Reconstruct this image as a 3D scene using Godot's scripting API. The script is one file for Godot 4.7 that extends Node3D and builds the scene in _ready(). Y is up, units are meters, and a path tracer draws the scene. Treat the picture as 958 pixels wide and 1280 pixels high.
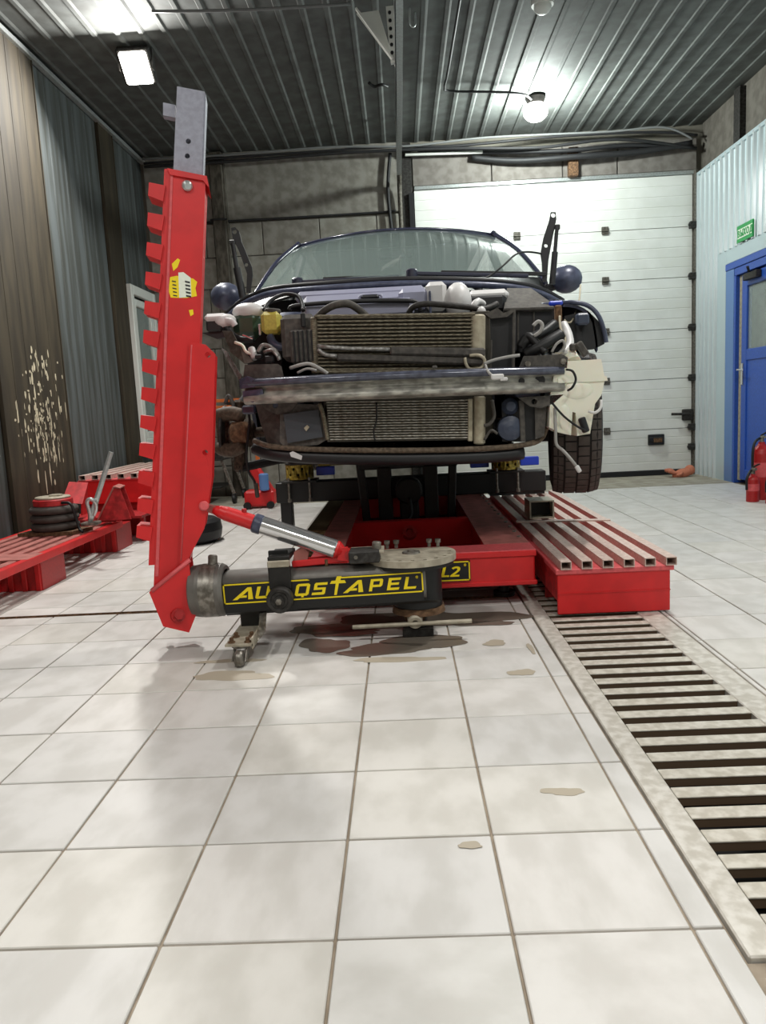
extends Node3D
# A car-body repair bay: bumper-less car clamped on a red frame bench, pulling tower in front, tiled floor with a drain.

class MB:
	var st := SurfaceTool.new()
	var inv := Transform3D.IDENTITY
	func _init():
		st.begin(Mesh.PRIMITIVE_TRIANGLES)
		st.set_smooth_group(-1)
	func flat() -> MB:
		st.set_smooth_group(-1)
		return self
	func smooth(g := 1) -> MB:
		st.set_smooth_group(g)
		return self
	func tri(a: Vector3, b: Vector3, c: Vector3):
		st.add_vertex(inv * a)
		st.add_vertex(inv * c)
		st.add_vertex(inv * b)
	func quad(a: Vector3, b: Vector3, c: Vector3, d: Vector3):
		tri(a, b, c)
		tri(a, c, d)
	func conv(p: Array, c: Vector3):
		var m := Vector3.ZERO
		for q in p:
			m += q
		m /= p.size()
		if (p[1] - p[0]).cross(p[2] - p[0]).dot(m - c) < 0.0:
			p.reverse()
		for i in range(1, p.size() - 1):
			tri(p[0], p[i], p[i + 1])
	func box(c: Vector3, s: Vector3, ch := 0.0, b := Basis.IDENTITY) -> MB:
		var h := s * 0.5
		ch = minf(ch, minf(h.x, minf(h.y, h.z)) * 0.9)
		var k := func(sg: Vector3, ax: int) -> Vector3:
			var v := Vector3(sg.x * (h.x - ch), sg.y * (h.y - ch), sg.z * (h.z - ch))
			v[ax] = sg[ax] * h[ax]
			return c + b * v
		var dirs := [-1.0, 1.0]
		for ax in 3:
			var a1 := (ax + 1) % 3
			var a2 := (ax + 2) % 3
			for s0 in dirs:
				var f := []
				for q in [[-1.0, -1.0], [1.0, -1.0], [1.0, 1.0], [-1.0, 1.0]]:
					var g := Vector3.ZERO
					g[ax] = s0
					g[a1] = q[0]
					g[a2] = q[1]
					f.append(k.call(g, ax))
				conv(f, c)
			if ch > 0.0:
				for s1 in dirs:
					for s2 in dirs:
						var g1 := Vector3.ZERO
						g1[a1] = s1
						g1[a2] = s2
						g1[ax] = -1.0
						var g2 := g1
						g2[ax] = 1.0
						conv([k.call(g1, a1), k.call(g2, a1), k.call(g2, a2), k.call(g1, a2)], c)
		if ch > 0.0:
			for sx in dirs:
				for sy in dirs:
					for sz in dirs:
						var g := Vector3(sx, sy, sz)
						conv([k.call(g, 0), k.call(g, 1), k.call(g, 2)], c)
		return self
	# a box given by two corners
	func bx(a: Vector3, b: Vector3, ch := 0.0) -> MB:
		return box((a + b) * 0.5, (b - a).abs(), ch)
	# a bar of rectangular section from a to b
	func bar(a: Vector3, b: Vector3, w: float, h: float, ch := 0.0, up := Vector3.UP) -> MB:
		var z := (b - a).normalized()
		if absf(z.dot(up)) > 0.97:
			up = Vector3(1, 0, 0)
		var x := up.cross(z).normalized()
		return box((a + b) * 0.5, Vector3(w, h, a.distance_to(b)), ch, Basis(x, z.cross(x), z))
	func ring(c: Vector3, x: Vector3, y: Vector3, r: float, n: int) -> Array:
		var o := []
		for i in n:
			var t := TAU * i / n
			o.append(c + x * cos(t) * r + y * sin(t) * r)
		return o
	func cyl(a: Vector3, b: Vector3, r: float, r2 := -1.0, n := 14) -> MB:
		return lathe(a, b - a, [[0, 0.0], [0, r], [1, r if r2 < 0.0 else r2], [1, 0.0]], n)
	# rounded-edge cylinder
	func rcyl(a: Vector3, b: Vector3, r: float, e: float, n := 18) -> MB:
		var l := a.distance_to(b)
		return lathe(a, b - a, [[0, 0.0], [0, r - e], [e / l, r], [1.0 - e / l, r], [1, r - e], [1, 0.0]], n)
	# prof: [[fraction along axis, radius], ...]
	func lathe(o: Vector3, axis: Vector3, prof: Array, n := 16, smooth_all := false) -> MB:
		var z := axis.normalized()
		var x := z.cross(Vector3.UP if absf(z.y) < 0.9 else Vector3.RIGHT).normalized()
		var y := z.cross(x)
		for i in prof.size() - 1:
			st.set_smooth_group(7 if smooth_all else 20 + i)
			var c0: Vector3 = o + axis * prof[i][0]
			var c1: Vector3 = o + axis * prof[i + 1][0]
			var r0: float = prof[i][1]
			var r1: float = prof[i + 1][1]
			var p := ring(c0, x, y, r0, n)
			var q := ring(c1, x, y, r1, n)
			for j in n:
				var l := (j + 1) % n
				if r0 > 0.0:
					tri(p[j], p[l], q[l])
				if r1 > 0.0:
					tri(p[j], q[l], q[j])
		st.set_smooth_group(-1)
		return self
	func tube(pts: Array, r: float, n := 7, sub := 5) -> MB:
		var pp := []
		if sub > 1 and pts.size() > 2:
			for i in pts.size() - 1:
				var p0: Vector3 = pts[maxi(i - 1, 0)]
				var p3: Vector3 = pts[mini(i + 2, pts.size() - 1)]
				for j in sub:
					pp.append((pts[i] as Vector3).cubic_interpolate(pts[i + 1], p0, p3, float(j) / sub))
			pp.append(pts[-1])
		else:
			pp = pts
		var prev := []
		var x := Vector3.ZERO
		st.set_smooth_group(9)
		for i in pp.size():
			var t: Vector3 = (pp[mini(i + 1, pp.size() - 1)] - pp[maxi(i - 1, 0)]).normalized()
			if i == 0:
				x = t.cross(Vector3.UP if absf(t.y) < 0.9 else Vector3.RIGHT).normalized()
			else:
				x = (x - t * x.dot(t)).normalized()
			var rg := ring(pp[i], x, t.cross(x), r, n)
			if i > 0:
				for j in n:
					var l := (j + 1) % n
					quad(prev[j], prev[l], rg[l], rg[j])
			else:
				for j in n:
					tri(pp[0], rg[(j + 1) % n], rg[j])
			prev = rg
		for j in n:
			tri(pp[-1], prev[j], prev[(j + 1) % n])
		st.set_smooth_group(-1)
		return self
	# polygon in the xy plane of xf, from z = 0 to z = depth
	func prism(poly: Array, xf: Transform3D, depth: float) -> MB:
		var p := PackedVector2Array(poly)
		if Geometry2D.is_polygon_clockwise(p):
			p.reverse()
		var t := Geometry2D.triangulate_polygon(p)
		var d := Vector3(0, 0, depth)
		st.set_smooth_group(-1)
		for i in range(0, t.size(), 3):
			var v := []
			for j in 3:
				v.append(Vector3(p[t[i + j]].x, p[t[i + j]].y, 0))
			if (v[1] - v[0]).cross(v[2] - v[0]).z < 0.0:
				v.reverse()
			tri(xf * (v[0] + d), xf * (v[1] + d), xf * (v[2] + d))
			tri(xf * v[2], xf * v[1], xf * v[0])
		for i in p.size():
			var a := Vector3(p[i].x, p[i].y, 0)
			var e := p[(i + 1) % p.size()]
			var b := Vector3(e.x, e.y, 0)
			quad(xf * a, xf * b, xf * (b + d), xf * (a + d))
		return self
	# world polygon (3-D points) thickened by vector d
	func plate(pts: Array, d: Vector3) -> MB:
		var nrm := Vector3.ZERO
		for i in pts.size():
			nrm += (pts[i] as Vector3).cross(pts[(i + 1) % pts.size()])
		nrm = nrm.normalized()
		if nrm.dot(d) < 0.0:
			pts = pts.duplicate()
			pts.reverse()
			nrm = -nrm
		var x := nrm.cross(Vector3.UP if absf(nrm.y) < 0.9 else Vector3.RIGHT).normalized()
		var y := nrm.cross(x)
		var poly := PackedVector2Array()
		for q in pts:
			poly.append(Vector2(q.dot(x), q.dot(y)))
		var t := Geometry2D.triangulate_polygon(poly)
		st.set_smooth_group(-1)
		for i in range(0, t.size(), 3):
			var a: Vector3 = pts[t[i]]
			var b: Vector3 = pts[t[i + 1]]
			var c: Vector3 = pts[t[i + 2]]
			if (b - a).cross(c - a).dot(nrm) < 0.0:
				var s := b
				b = c
				c = s
			tri(a + d, b + d, c + d)
			tri(a, c, b)
		for i in pts.size():
			var a: Vector3 = pts[i]
			var b: Vector3 = pts[(i + 1) % pts.size()]
			quad(a, b, b + d, a + d)
		return self
	# the same with round holes: [[centre, radius], ...]
	func holed(pts: Array, d: Vector3, holes: Array, n := 12) -> MB:
		var o: Vector3 = pts[0]
		var z := d.normalized()
		var x: Vector3 = (pts[1] - o).normalized()
		x = (x - z * x.dot(z)).normalized()
		var y := z.cross(x)
		var poly := PackedVector2Array()
		for q in pts:
			poly.append(Vector2((q - o).dot(x), (q - o).dot(y)))
		if Geometry2D.is_polygon_clockwise(poly):
			poly.reverse()
		for h in holes:
			var c := Vector2((h[0] - o).dot(x), (h[0] - o).dot(y))
			var best := 0
			for i in poly.size():
				if poly[i].distance_to(c) < poly[best].distance_to(c):
					best = i
			var a := poly[best]
			var t0 := (a - c).angle()
			var side := (a - c).normalized().orthogonal() * -0.0001
			var ins := PackedVector2Array()
			ins.append(a)
			for k in n + 1:
				var t := t0 - TAU * k / n
				var p: Vector2 = c + Vector2(cos(t), sin(t)) * h[1]
				if k == 0:
					p -= side
				elif k == n:
					p += side
				ins.append(p)
			ins.append(a + side * 2.0)
			var np := PackedVector2Array()
			for i in poly.size():
				if i == best:
					np.append_array(ins)
				else:
					np.append(poly[i])
			if Geometry2D.triangulate_polygon(np).size() > 0:
				poly = np
			else:
				print("hole skipped")
		var arr := []
		for q in poly:
			arr.append(q)
		return prism(arr, Transform3D(Basis(x, y, z), o), d.length())
	func ball(c: Vector3, r: Vector3, n := 14, b := Basis.IDENTITY) -> MB:
		return grid(n, n / 2 + 1, func(u, v): return c + b * (Vector3(cos(TAU * u) * sin(PI * v), cos(PI * v), -sin(TAU * u) * sin(PI * v)) * r))
	# a smooth surface f(u, v); u x v points outwards
	func grid(nu: int, nv: int, f: Callable) -> MB:
		st.set_smooth_group(11)
		for i in nu:
			for j in nv:
				var a: Vector3 = f.call(float(i) / nu, float(j) / nv)
				var b: Vector3 = f.call(float(i + 1) / nu, float(j) / nv)
				var c: Vector3 = f.call(float(i + 1) / nu, float(j + 1) / nv)
				var d: Vector3 = f.call(float(i) / nu, float(j + 1) / nv)
				if a.distance_to(b) > 1e-6:
					tri(a, b, c)
				if c.distance_to(d) > 1e-6:
					tri(a, c, d)
		st.set_smooth_group(-1)
		return self
	# a shell of thickness t from a smooth surface f(u, v), pushed along d
	func shell(nu: int, nv: int, f: Callable, d: Vector3) -> MB:
		grid(nu, nv, f)
		grid(nu, nv, func(u, v): return f.call(1.0 - u, v) - d)
		for i in nu:
			for v in [0.0, 1.0]:
				var a: Vector3 = f.call(float(i) / nu, v)
				var b: Vector3 = f.call(float(i + 1) / nu, v)
				quad(a, b, b - d, a - d)
		for j in nv:
			for u in [0.0, 1.0]:
				var a: Vector3 = f.call(u, float(j) / nv)
				var b: Vector3 = f.call(u, float(j + 1) / nv)
				quad(a, b, b - d, a - d)
		return self

var M := {}
var TX := {}
var used := {}
var rng := RandomNumberGenerator.new()

func V(x: float, y: float, z: float) -> Vector3:
	return Vector3(x, y, z)

func numbered(n: String) -> String:
	used[n] = used.get(n, 0) + 1
	return n if used[n] == 1 else "%s_%03d" % [n, used[n] - 1]

func top_of(p: Node) -> Transform3D:
	var t := Transform3D.IDENTITY
	while p != self and p != null:
		t = (p as Node3D).transform * t
		p = p.get_parent()
	return t

# builder whose points are given in room coordinates and stored relative to parent
func mb(parent: Node = null) -> MB:
	var m := MB.new()
	if parent:
		m.inv = top_of(parent).affine_inverse()
	return m

func obj(called: String, m: MB, mat: Material, parent: Node = self) -> MeshInstance3D:
	m.st.generate_normals()
	var o := MeshInstance3D.new()
	o.mesh = m.st.commit()
	o.name = numbered(called) if parent == self else called
	o.material_override = mat
	parent.add_child(o, true)
	return o

func piece(called: String, mesh: Mesh, mat: Material, parent: Node, xf: Transform3D) -> MeshInstance3D:
	var o := MeshInstance3D.new()
	o.mesh = mesh
	o.name = called
	if mat:
		o.material_override = mat
	o.transform = xf
	parent.add_child(o, true)
	return o

func mesh_of(m: MB) -> ArrayMesh:
	m.st.generate_normals()
	return m.st.commit()

func tag(o: Node, label := "", category := "", group := "", kind := ""):
	if label:
		o.set_meta("label", label)
	if category:
		o.set_meta("category", category)
	if group:
		o.set_meta("group", group)
	if kind:
		o.set_meta("kind", kind)

func thing(called: String, label: String, category: String, at := Vector3.ZERO, group := "") -> Node3D:
	var o := Node3D.new()
	o.name = numbered(called)
	add_child(o)
	o.position = at
	tag(o, label, category, group)
	return o

func setting(called: String, label: String, category: String) -> Node3D:
	var o := Node3D.new()
	o.name = numbered(called)
	add_child(o)
	tag(o, label, category, "", "structure")
	return o

# seamless noise between two tones; cut > 0 turns it into separate patches
func ntex(key: String, sd: int, freq: float, lo: Color, hi: Color, oct := 4, cut := 0.0, size := 256) -> Texture2D:
	if TX.has(key):
		return TX[key]
	var fn := FastNoiseLite.new()
	fn.noise_type = FastNoiseLite.TYPE_SIMPLEX_SMOOTH
	fn.seed = sd
	fn.frequency = freq
	fn.fractal_octaves = oct
	var src := fn.get_seamless_image(size, size)
	var im := Image.create(size, size, false, Image.FORMAT_RGB8)
	for y in size:
		for x in size:
			var v := src.get_pixel(x, y).r
			v = smoothstep(cut, cut + 0.12, v) if cut > 0.0 else smoothstep(0.15, 0.85, v)
			im.set_pixel(x, y, lo.lerp(hi, v))
	TX[key] = ImageTexture.create_from_image(im)
	return TX[key]

func mat(key: String, col: Color, rough := 0.6, metal := 0.0, tex: Texture2D = null, sc := Vector3.ONE, bump := 0.0) -> StandardMaterial3D:
	var m := StandardMaterial3D.new()
	m.resource_name = key
	m.albedo_color = col
	m.roughness = rough
	m.metallic = metal
	if tex:
		m.albedo_texture = tex
		m.uv1_triplanar = true
		m.uv1_world_triplanar = true
		m.uv1_scale = sc
		if bump > 0.0:
			m.heightmap_enabled = true
			m.heightmap_texture = tex
			m.heightmap_scale = bump
	M[key] = m
	return m

func c8(r: int, g: int, b: int) -> Color:
	return Color8(r, g, b)

func text(called: String, s: String, size: float, depth: float, mt: Material, parent: Node, xf: Transform3D, font := "Droid Sans") -> MeshInstance3D:
	var t := TextMesh.new()
	t.text = s
	var f := SystemFont.new()
	f.font_names = PackedStringArray([font])
	f.font_weight = 700
	t.font = f
	t.font_size = 32
	t.pixel_size = size / 32.0
	t.depth = depth
	t.curve_step = 1.0
	return piece(called, t, mt, parent, xf)

func omni_panel(p: Vector3, size: Vector2, energy: float, col := Color(1, 0.985, 0.95), tilt := 0.0):
	var l := AreaLight3D.new()
	l.name = numbered("floodlight_glow")
	l.area_size = size
	l.light_energy = energy
	l.light_color = col
	l.area_range = 14.0
	l.shadow_enabled = true
	add_child(l)
	l.position = p
	l.rotation = Vector3(-PI / 2 + tilt, 0, 0)

func make_materials():
	var g1 := ntex("grime", 3, 0.012, Color(0.86, 0.85, 0.84), Color.WHITE, 6)
	var g2 := ntex("grime_dark", 8, 0.03, Color(0.66, 0.64, 0.62), Color.WHITE, 5)
	var g3 := ntex("speck", 11, 0.05, Color(0.92, 0.915, 0.91), Color.WHITE, 5)
	var g4 := ntex("dust", 21, 0.02, Color(0.78, 0.76, 0.74), Color(1, 0.98, 0.94), 6)
	var tones := [[214, 212, 208], [217, 214, 210], [211, 209, 206], [215, 212, 206], [213, 211, 208], [219, 216, 212]]
	for i in 6:
		mat("tile%d" % i, c8(tones[i][0], tones[i][1], tones[i][2]), 0.5, 0, ntex("tile", 5, 0.008, Color(0.93, 0.928, 0.92), Color.WHITE, 8, 0, 512), V(1.1 + 0.13 * i, 1, 1.3 - 0.1 * i))
	mat("grout", c8(158, 145, 128), 0.9, 0, g1, V(3, 3, 3))
	mat("screed", c8(170, 163, 148), 0.85, 0, g1, V(1.5, 1.5, 1.5))
	mat("pit", c8(20, 18, 16), 0.95)
	mat("grate", c8(212, 208, 200), 0.5, 0.15, ntex("grate", 31, 0.012, Color(0.88, 0.87, 0.85), Color.WHITE, 7, 0, 512), V(3.5, 3.5, 3.5))
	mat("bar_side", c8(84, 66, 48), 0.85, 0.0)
	mat("grate_bar", c8(206, 201, 190), 0.5, 0.15, TX["grate"], V(4.2, 4.2, 4.2))
	mat("rust", c8(122, 92, 66), 0.85, 0.1, g2, V(5, 5, 5))
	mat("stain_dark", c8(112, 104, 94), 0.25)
	mat("stain_brown", c8(176, 166, 148), 0.5)
	mat("ceiling_metal", c8(98, 102, 100), 0.8, 0.0, g1, V(1.4, 1.4, 1.4))
	mat("wall_brown", c8(60, 52, 36), 0.75, 0, ntex("streak", 41, 0.02, Color(0.74, 0.72, 0.68), Color.WHITE, 6), V(1.6, 0.2, 1.6))
	mat("wall_gray", c8(86, 92, 93), 0.6, 0.0, TX["streak"], V(2.0, 0.12, 2.0))
	mat("peel", c8(196, 186, 160), 0.85)
	mat("upper_wall", c8(108, 103, 96), 0.9, 0, g1, V(2, 2, 2))
	mat("block_dark", c8(126, 121, 116), 0.9, 0, g1, V(2, 2, 2))
	mat("block", c8(156, 154, 145), 0.92, 0, g1, V(1.8, 1.8, 1.8), 0.15)
	mat("block_b", c8(147, 144, 136), 0.92, 0, g1, V(2.1, 2.1, 2.1), 0.15)
	mat("mortar", c8(120, 116, 106), 0.95)
	mat("steel_dark", c8(60, 58, 56), 0.6, 0.3, g2, V(4, 4, 4))
	mat("post", c8(98, 92, 82), 0.7, 0.1, g2, V(2, 0.8, 2))
	mat("cable", c8(34, 34, 36), 0.6)
	mat("cable_gray", c8(120, 122, 122), 0.6)
	mat("door_white", c8(232, 233, 228), 0.45, 0, ntex("door", 51, 0.012, Color(0.965, 0.965, 0.96), Color.WHITE, 5), V(1, 1, 1))
	mat("rubber", c8(26, 26, 28), 0.8)
	mat("track", c8(112, 108, 100), 0.55, 0.35, g2, V(4, 4, 4))
	mat("galv", c8(184, 200, 205), 0.3, 0.1)
	mat("galv_rib", c8(212, 222, 225), 0.22, 0.3)
	mat("galv_bright", c8(200, 206, 206), 0.3, 0.6, g3, V(3, 3, 3))
	mat("blue", c8(40, 84, 176), 0.38, 0, g3, V(3, 3, 3))
	mat("blue_pale", c8(96, 132, 186), 0.35, 0.1)
	mat("white_pvc", c8(222, 224, 218), 0.4)
	mat("pane", Color(0.75, 0.8, 0.78, 0.3), 0.3)
	M["pane"].transparency = BaseMaterial3D.TRANSPARENCY_ALPHA
	mat("sign_green", c8(18, 150, 72), 0.4)
	mat("sign_white", c8(235, 240, 225), 0.4)
	mat("red", c8(214, 33, 36), 0.42, 0, ntex("redwear", 61, 0.014, Color(0.93, 0.92, 0.92), Color.WHITE, 5), V(1.6, 1.6, 1.6))
	mat("red_worn", c8(192, 40, 44), 0.55, 0, ntex("redwear2", 62, 0.03, Color(0.78, 0.75, 0.73), Color.WHITE, 5), V(2.2, 2.2, 2.2))
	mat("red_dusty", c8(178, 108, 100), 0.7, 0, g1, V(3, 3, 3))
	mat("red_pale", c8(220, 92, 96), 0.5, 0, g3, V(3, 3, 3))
	mat("red_deep", c8(176, 28, 30), 0.4, 0, g3, V(4, 4, 4))
	mat("rail_top", c8(216, 194, 184), 0.55, 0.1, ntex("rail", 71, 0.05, Color(0.88, 0.86, 0.85), Color.WHITE, 6), V(3, 3, 3))
	mat("gray_paint", c8(152, 154, 168), 0.45, 0.15, g3, V(3, 3, 3))
	mat("steel", c8(150, 146, 138), 0.42, 0.55, g2, V(4, 4, 4))
	mat("steel_worn", c8(182, 174, 156), 0.55, 0.25, g1, V(5, 5, 5))
	mat("chrome", c8(225, 226, 228), 0.16, 0.9)
	mat("black_iron", c8(30, 29, 28), 0.55, 0.1, g4, V(3, 3, 3))
	mat("black", c8(14, 14, 15), 0.5)
	mat("black_soft", c8(48, 47, 47), 0.7)
	mat("arm_gray", c8(120, 117, 112), 0.5, 0.3, g1, V(3, 3, 3))
	mat("yellow", c8(246, 218, 14), 0.5)
	mat("yellow_zinc", c8(176, 152, 60), 0.4, 0.5, g2, V(6, 6, 6))
	mat("blue_plastic", c8(28, 60, 190), 0.4)
	mat("orange", c8(232, 120, 56), 0.5)
	mat("glove", c8(206, 128, 100), 0.9, 0, g3, V(12, 12, 12), 0.2)
	mat("wood", c8(120, 106, 72), 0.85, 0, ntex("wood", 81, 0.03, Color(0.55, 0.5, 0.42), Color.WHITE, 4), V(2, 14, 14))
	# car
	mat("car_paint", c8(44, 47, 68), 0.22, 0.1)
	M["car_paint"].clearcoat_enabled = true
	M["car_paint"].clearcoat = 0.8
	M["car_paint"].clearcoat_roughness = 0.08
	mat("navy_primer", c8(78, 86, 112), 0.35, 0.1, g4, V(4, 4, 4))
	mat("beam", c8(186, 184, 174), 0.4, 0.15, ntex("beam", 91, 0.022, Color(0.60, 0.60, 0.60), Color.WHITE, 6), V(2, 5, 2))
	mat("plastic_black", c8(22, 22, 25), 0.5)
	mat("plastic_dusty", c8(84, 82, 80), 0.75, 0, g4, V(6, 6, 6))
	mat("plastic_lilac", c8(146, 148, 168), 0.42, 0.0)
	mat("plastic_pale", c8(208, 207, 206), 0.42, 0.0)
	mat("alloy", c8(176, 176, 174), 0.42, 0.5, g2, V(6, 6, 6))
	mat("core_dust", c8(148, 142, 124), 0.7, 0.2, ntex("core", 95, 0.05, Color(0.5, 0.46, 0.4), Color.WHITE, 4), V(3, 30, 3))
	mat("core_gray", c8(200, 198, 190), 0.6, 0.3, TX["core"], V(3, 30, 3))
	mat("core_back", c8(66, 62, 53), 0.85)
	mat("core_back_gray", c8(92, 89, 82), 0.85)
	mat("lip_dirt", c8(112, 98, 82), 0.8, 0.0, g2, V(6, 6, 6))
	mat("wiper", c8(40, 42, 60), 0.4)
	mat("horn_blue", c8(56, 64, 82), 0.45)
	mat("tank_beige", c8(178, 170, 148), 0.6, 0.15, g1, V(6, 6, 6))
	mat("reservoir", c8(238, 235, 218), 0.35)
	M["reservoir"].subsurf_scatter_enabled = true
	M["reservoir"].subsurf_scatter_strength = 0.2
	mat("bottle_green", c8(56, 78, 62), 0.35)
	mat("yellow_fluid", c8(208, 196, 92), 0.4, 0, g3, V(5, 5, 5))
	mat("rust_dark", c8(96, 82, 68), 0.75, 0.15, g2, V(6, 6, 6))
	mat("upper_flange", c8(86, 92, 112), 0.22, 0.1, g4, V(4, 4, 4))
	mat("guard_gray", c8(58, 62, 68), 0.6)
	mat("wire_gray", c8(150, 148, 144), 0.6)
	mat("tyre", c8(74, 68, 64), 0.85, 0, g1, V(5, 5, 5))
	mat("tyre_groove", c8(28, 26, 25), 0.9)
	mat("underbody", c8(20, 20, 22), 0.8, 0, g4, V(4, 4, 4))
	mat("interior", c8(58, 60, 64), 0.85)
	mat("headliner", c8(150, 150, 146), 0.9)
	mat("windscreen", Color(0.76, 0.85, 0.83, 0.12), 0.03)
	M["windscreen"].transparency = BaseMaterial3D.TRANSPARENCY_ALPHA
	mat("lamp_on", Color.WHITE, 0.4)
	M["lamp_on"].emission_enabled = true
	M["lamp_on"].emission = Color(1, 0.99, 0.95)
	M["lamp_on"].emission_energy_multiplier = 9.0

func _ready():
	rng.seed = 20240
	var cam := Camera3D.new()
	cam.name = "camera"
	cam.keep_aspect = Camera3D.KEEP_HEIGHT
	cam.fov = 67.83
	cam.near = 0.05
	cam.far = 60.0
	add_child(cam)
	cam.transform = Transform3D(Basis(V(0.99848, -0.05040, -0.02219), V(0.04686, 0.98929, -0.13822), V(0.02892, 0.13697, 0.99015)).orthonormalized(), V(0, 0.8897, 0))
	var we := WorldEnvironment.new()
	we.name = "environment"
	var e := Environment.new()
	e.background_mode = Environment.BG_COLOR
	e.background_color = Color(0.02, 0.02, 0.02)
	e.tonemap_mode = Environment.TONE_MAPPER_LINEAR
	e.tonemap_exposure = 1.14
	e.sdfgi_enabled = true
	e.ssao_enabled = true
	e.ssil_enabled = true
	we.environment = e
	add_child(we)
	make_materials()
	build_lights()
	build_room()
	build_details()
	build_bench()
	build_tower()
	build_left_side()
	build_supports()
	build_car()

const BZ := -8.28      # back wall
const LX := -2.556     # wall with the brown panels
const RX := 3.15       # corrugated wall
const CY := 3.556      # ceiling
const FZ := 2.3        # wall behind the camera

func build_lights():
	# two floodlights in view, four more of the same row nearer the entrance
	var spots := [V(-1.81, 3.43, -5.92), V(1.40, 3.43, -3.6), V(-1.25, 3.40, -4.25), V(1.5, 3.43, -0.6), V(-1.5, 3.43, -0.5), V(0.0, 3.43, 1.2)]
	var labels := ["square floodlight shining on the ceiling beside the brown panelled wall", "ceiling floodlight above the drain grate and the slatted ramp", "floodlight on the ceiling above the red pulling tower", "ceiling floodlight above the open end of the drain grate", "floodlight above the empty tiles before the pulling tower", "ceiling floodlight nearest the plain entrance wall"]
	for i in spots.size():
		var p: Vector3 = spots[i]
		var t := thing("floodlight", labels[i], "ceiling light", p, "" if i == 0 else "ceiling floodlights outside the view")
		var tilt := Basis(V(1, 0, 0), -0.74 if i == 0 else 0.0)
		obj("housing", mb(t).box(p + tilt * V(0, 0.03, 0), V(0.24, 0.05, 0.26), 0.01, tilt), M.steel_dark, t)
		obj("lens", mb(t).box(p + tilt * V(0, -0.005, 0), V(0.20, 0.03, 0.23), 0.03, tilt), M.lamp_on, t)
		obj("bracket", mb(t).bx(p + V(-0.13, -0.02, -0.02), p + V(-0.12, CY - p.y, 0.02)).bx(p + V(0.12, -0.02, -0.02), p + V(0.13, CY - p.y, 0.02)), M.steel_dark, t)
		omni_panel(p + tilt * V(0, -0.03, 0), Vector2(0.20, 0.22), [8.0, 5.0, 3.0, 4.0, 3.8, 3.6][i], Color(1, 0.99, 0.97), -0.74 if i == 0 else 0.0)
	var p2 := V(1.34, 3.44, -7.3)
	var t2 := thing("ceiling_lamp", "round glowing ceiling lamp above the white garage door", "ceiling light", p2)
	obj("base", mb(t2).cyl(p2 + V(0, 0.06, 0), p2 + V(0, CY - p2.y, 0), 0.07, 0.09, 18), M.steel_dark, t2)
	obj("lens", mb(t2).ball(p2, V(0.11, 0.085, 0.11), 20), M.lamp_on, t2)
	bulb_light("ceiling_lamp_bulb", p2, 3.2, Color(0.96, 1.0, 0.98))
	var p3 := V(1.09, 3.50, -5.6)
	var t3 := thing("smoke_detector", "small unlit white dome on the ceiling near the top picture edge", "detector", p3)
	obj("base", mb(t3).cyl(p3 + V(0, 0.02, 0), p3 + V(0, 0.056, 0), 0.075, 0.08, 20), M.white_pvc, t3)
	obj("dome", mb(t3).ball(p3 + V(0, 0.01, 0), V(0.06, 0.045, 0.06), 18), M.white_pvc, t3)

func bulb_light(called: String, p: Vector3, energy: float, col: Color):
	var bulb := OmniLight3D.new()
	bulb.name = called
	bulb.light_energy = energy
	bulb.light_size = 0.08
	bulb.light_color = col
	bulb.omni_range = 14.0
	bulb.omni_attenuation = 2.0
	bulb.shadow_enabled = true
	add_child(bulb)
	bulb.position = p

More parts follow.
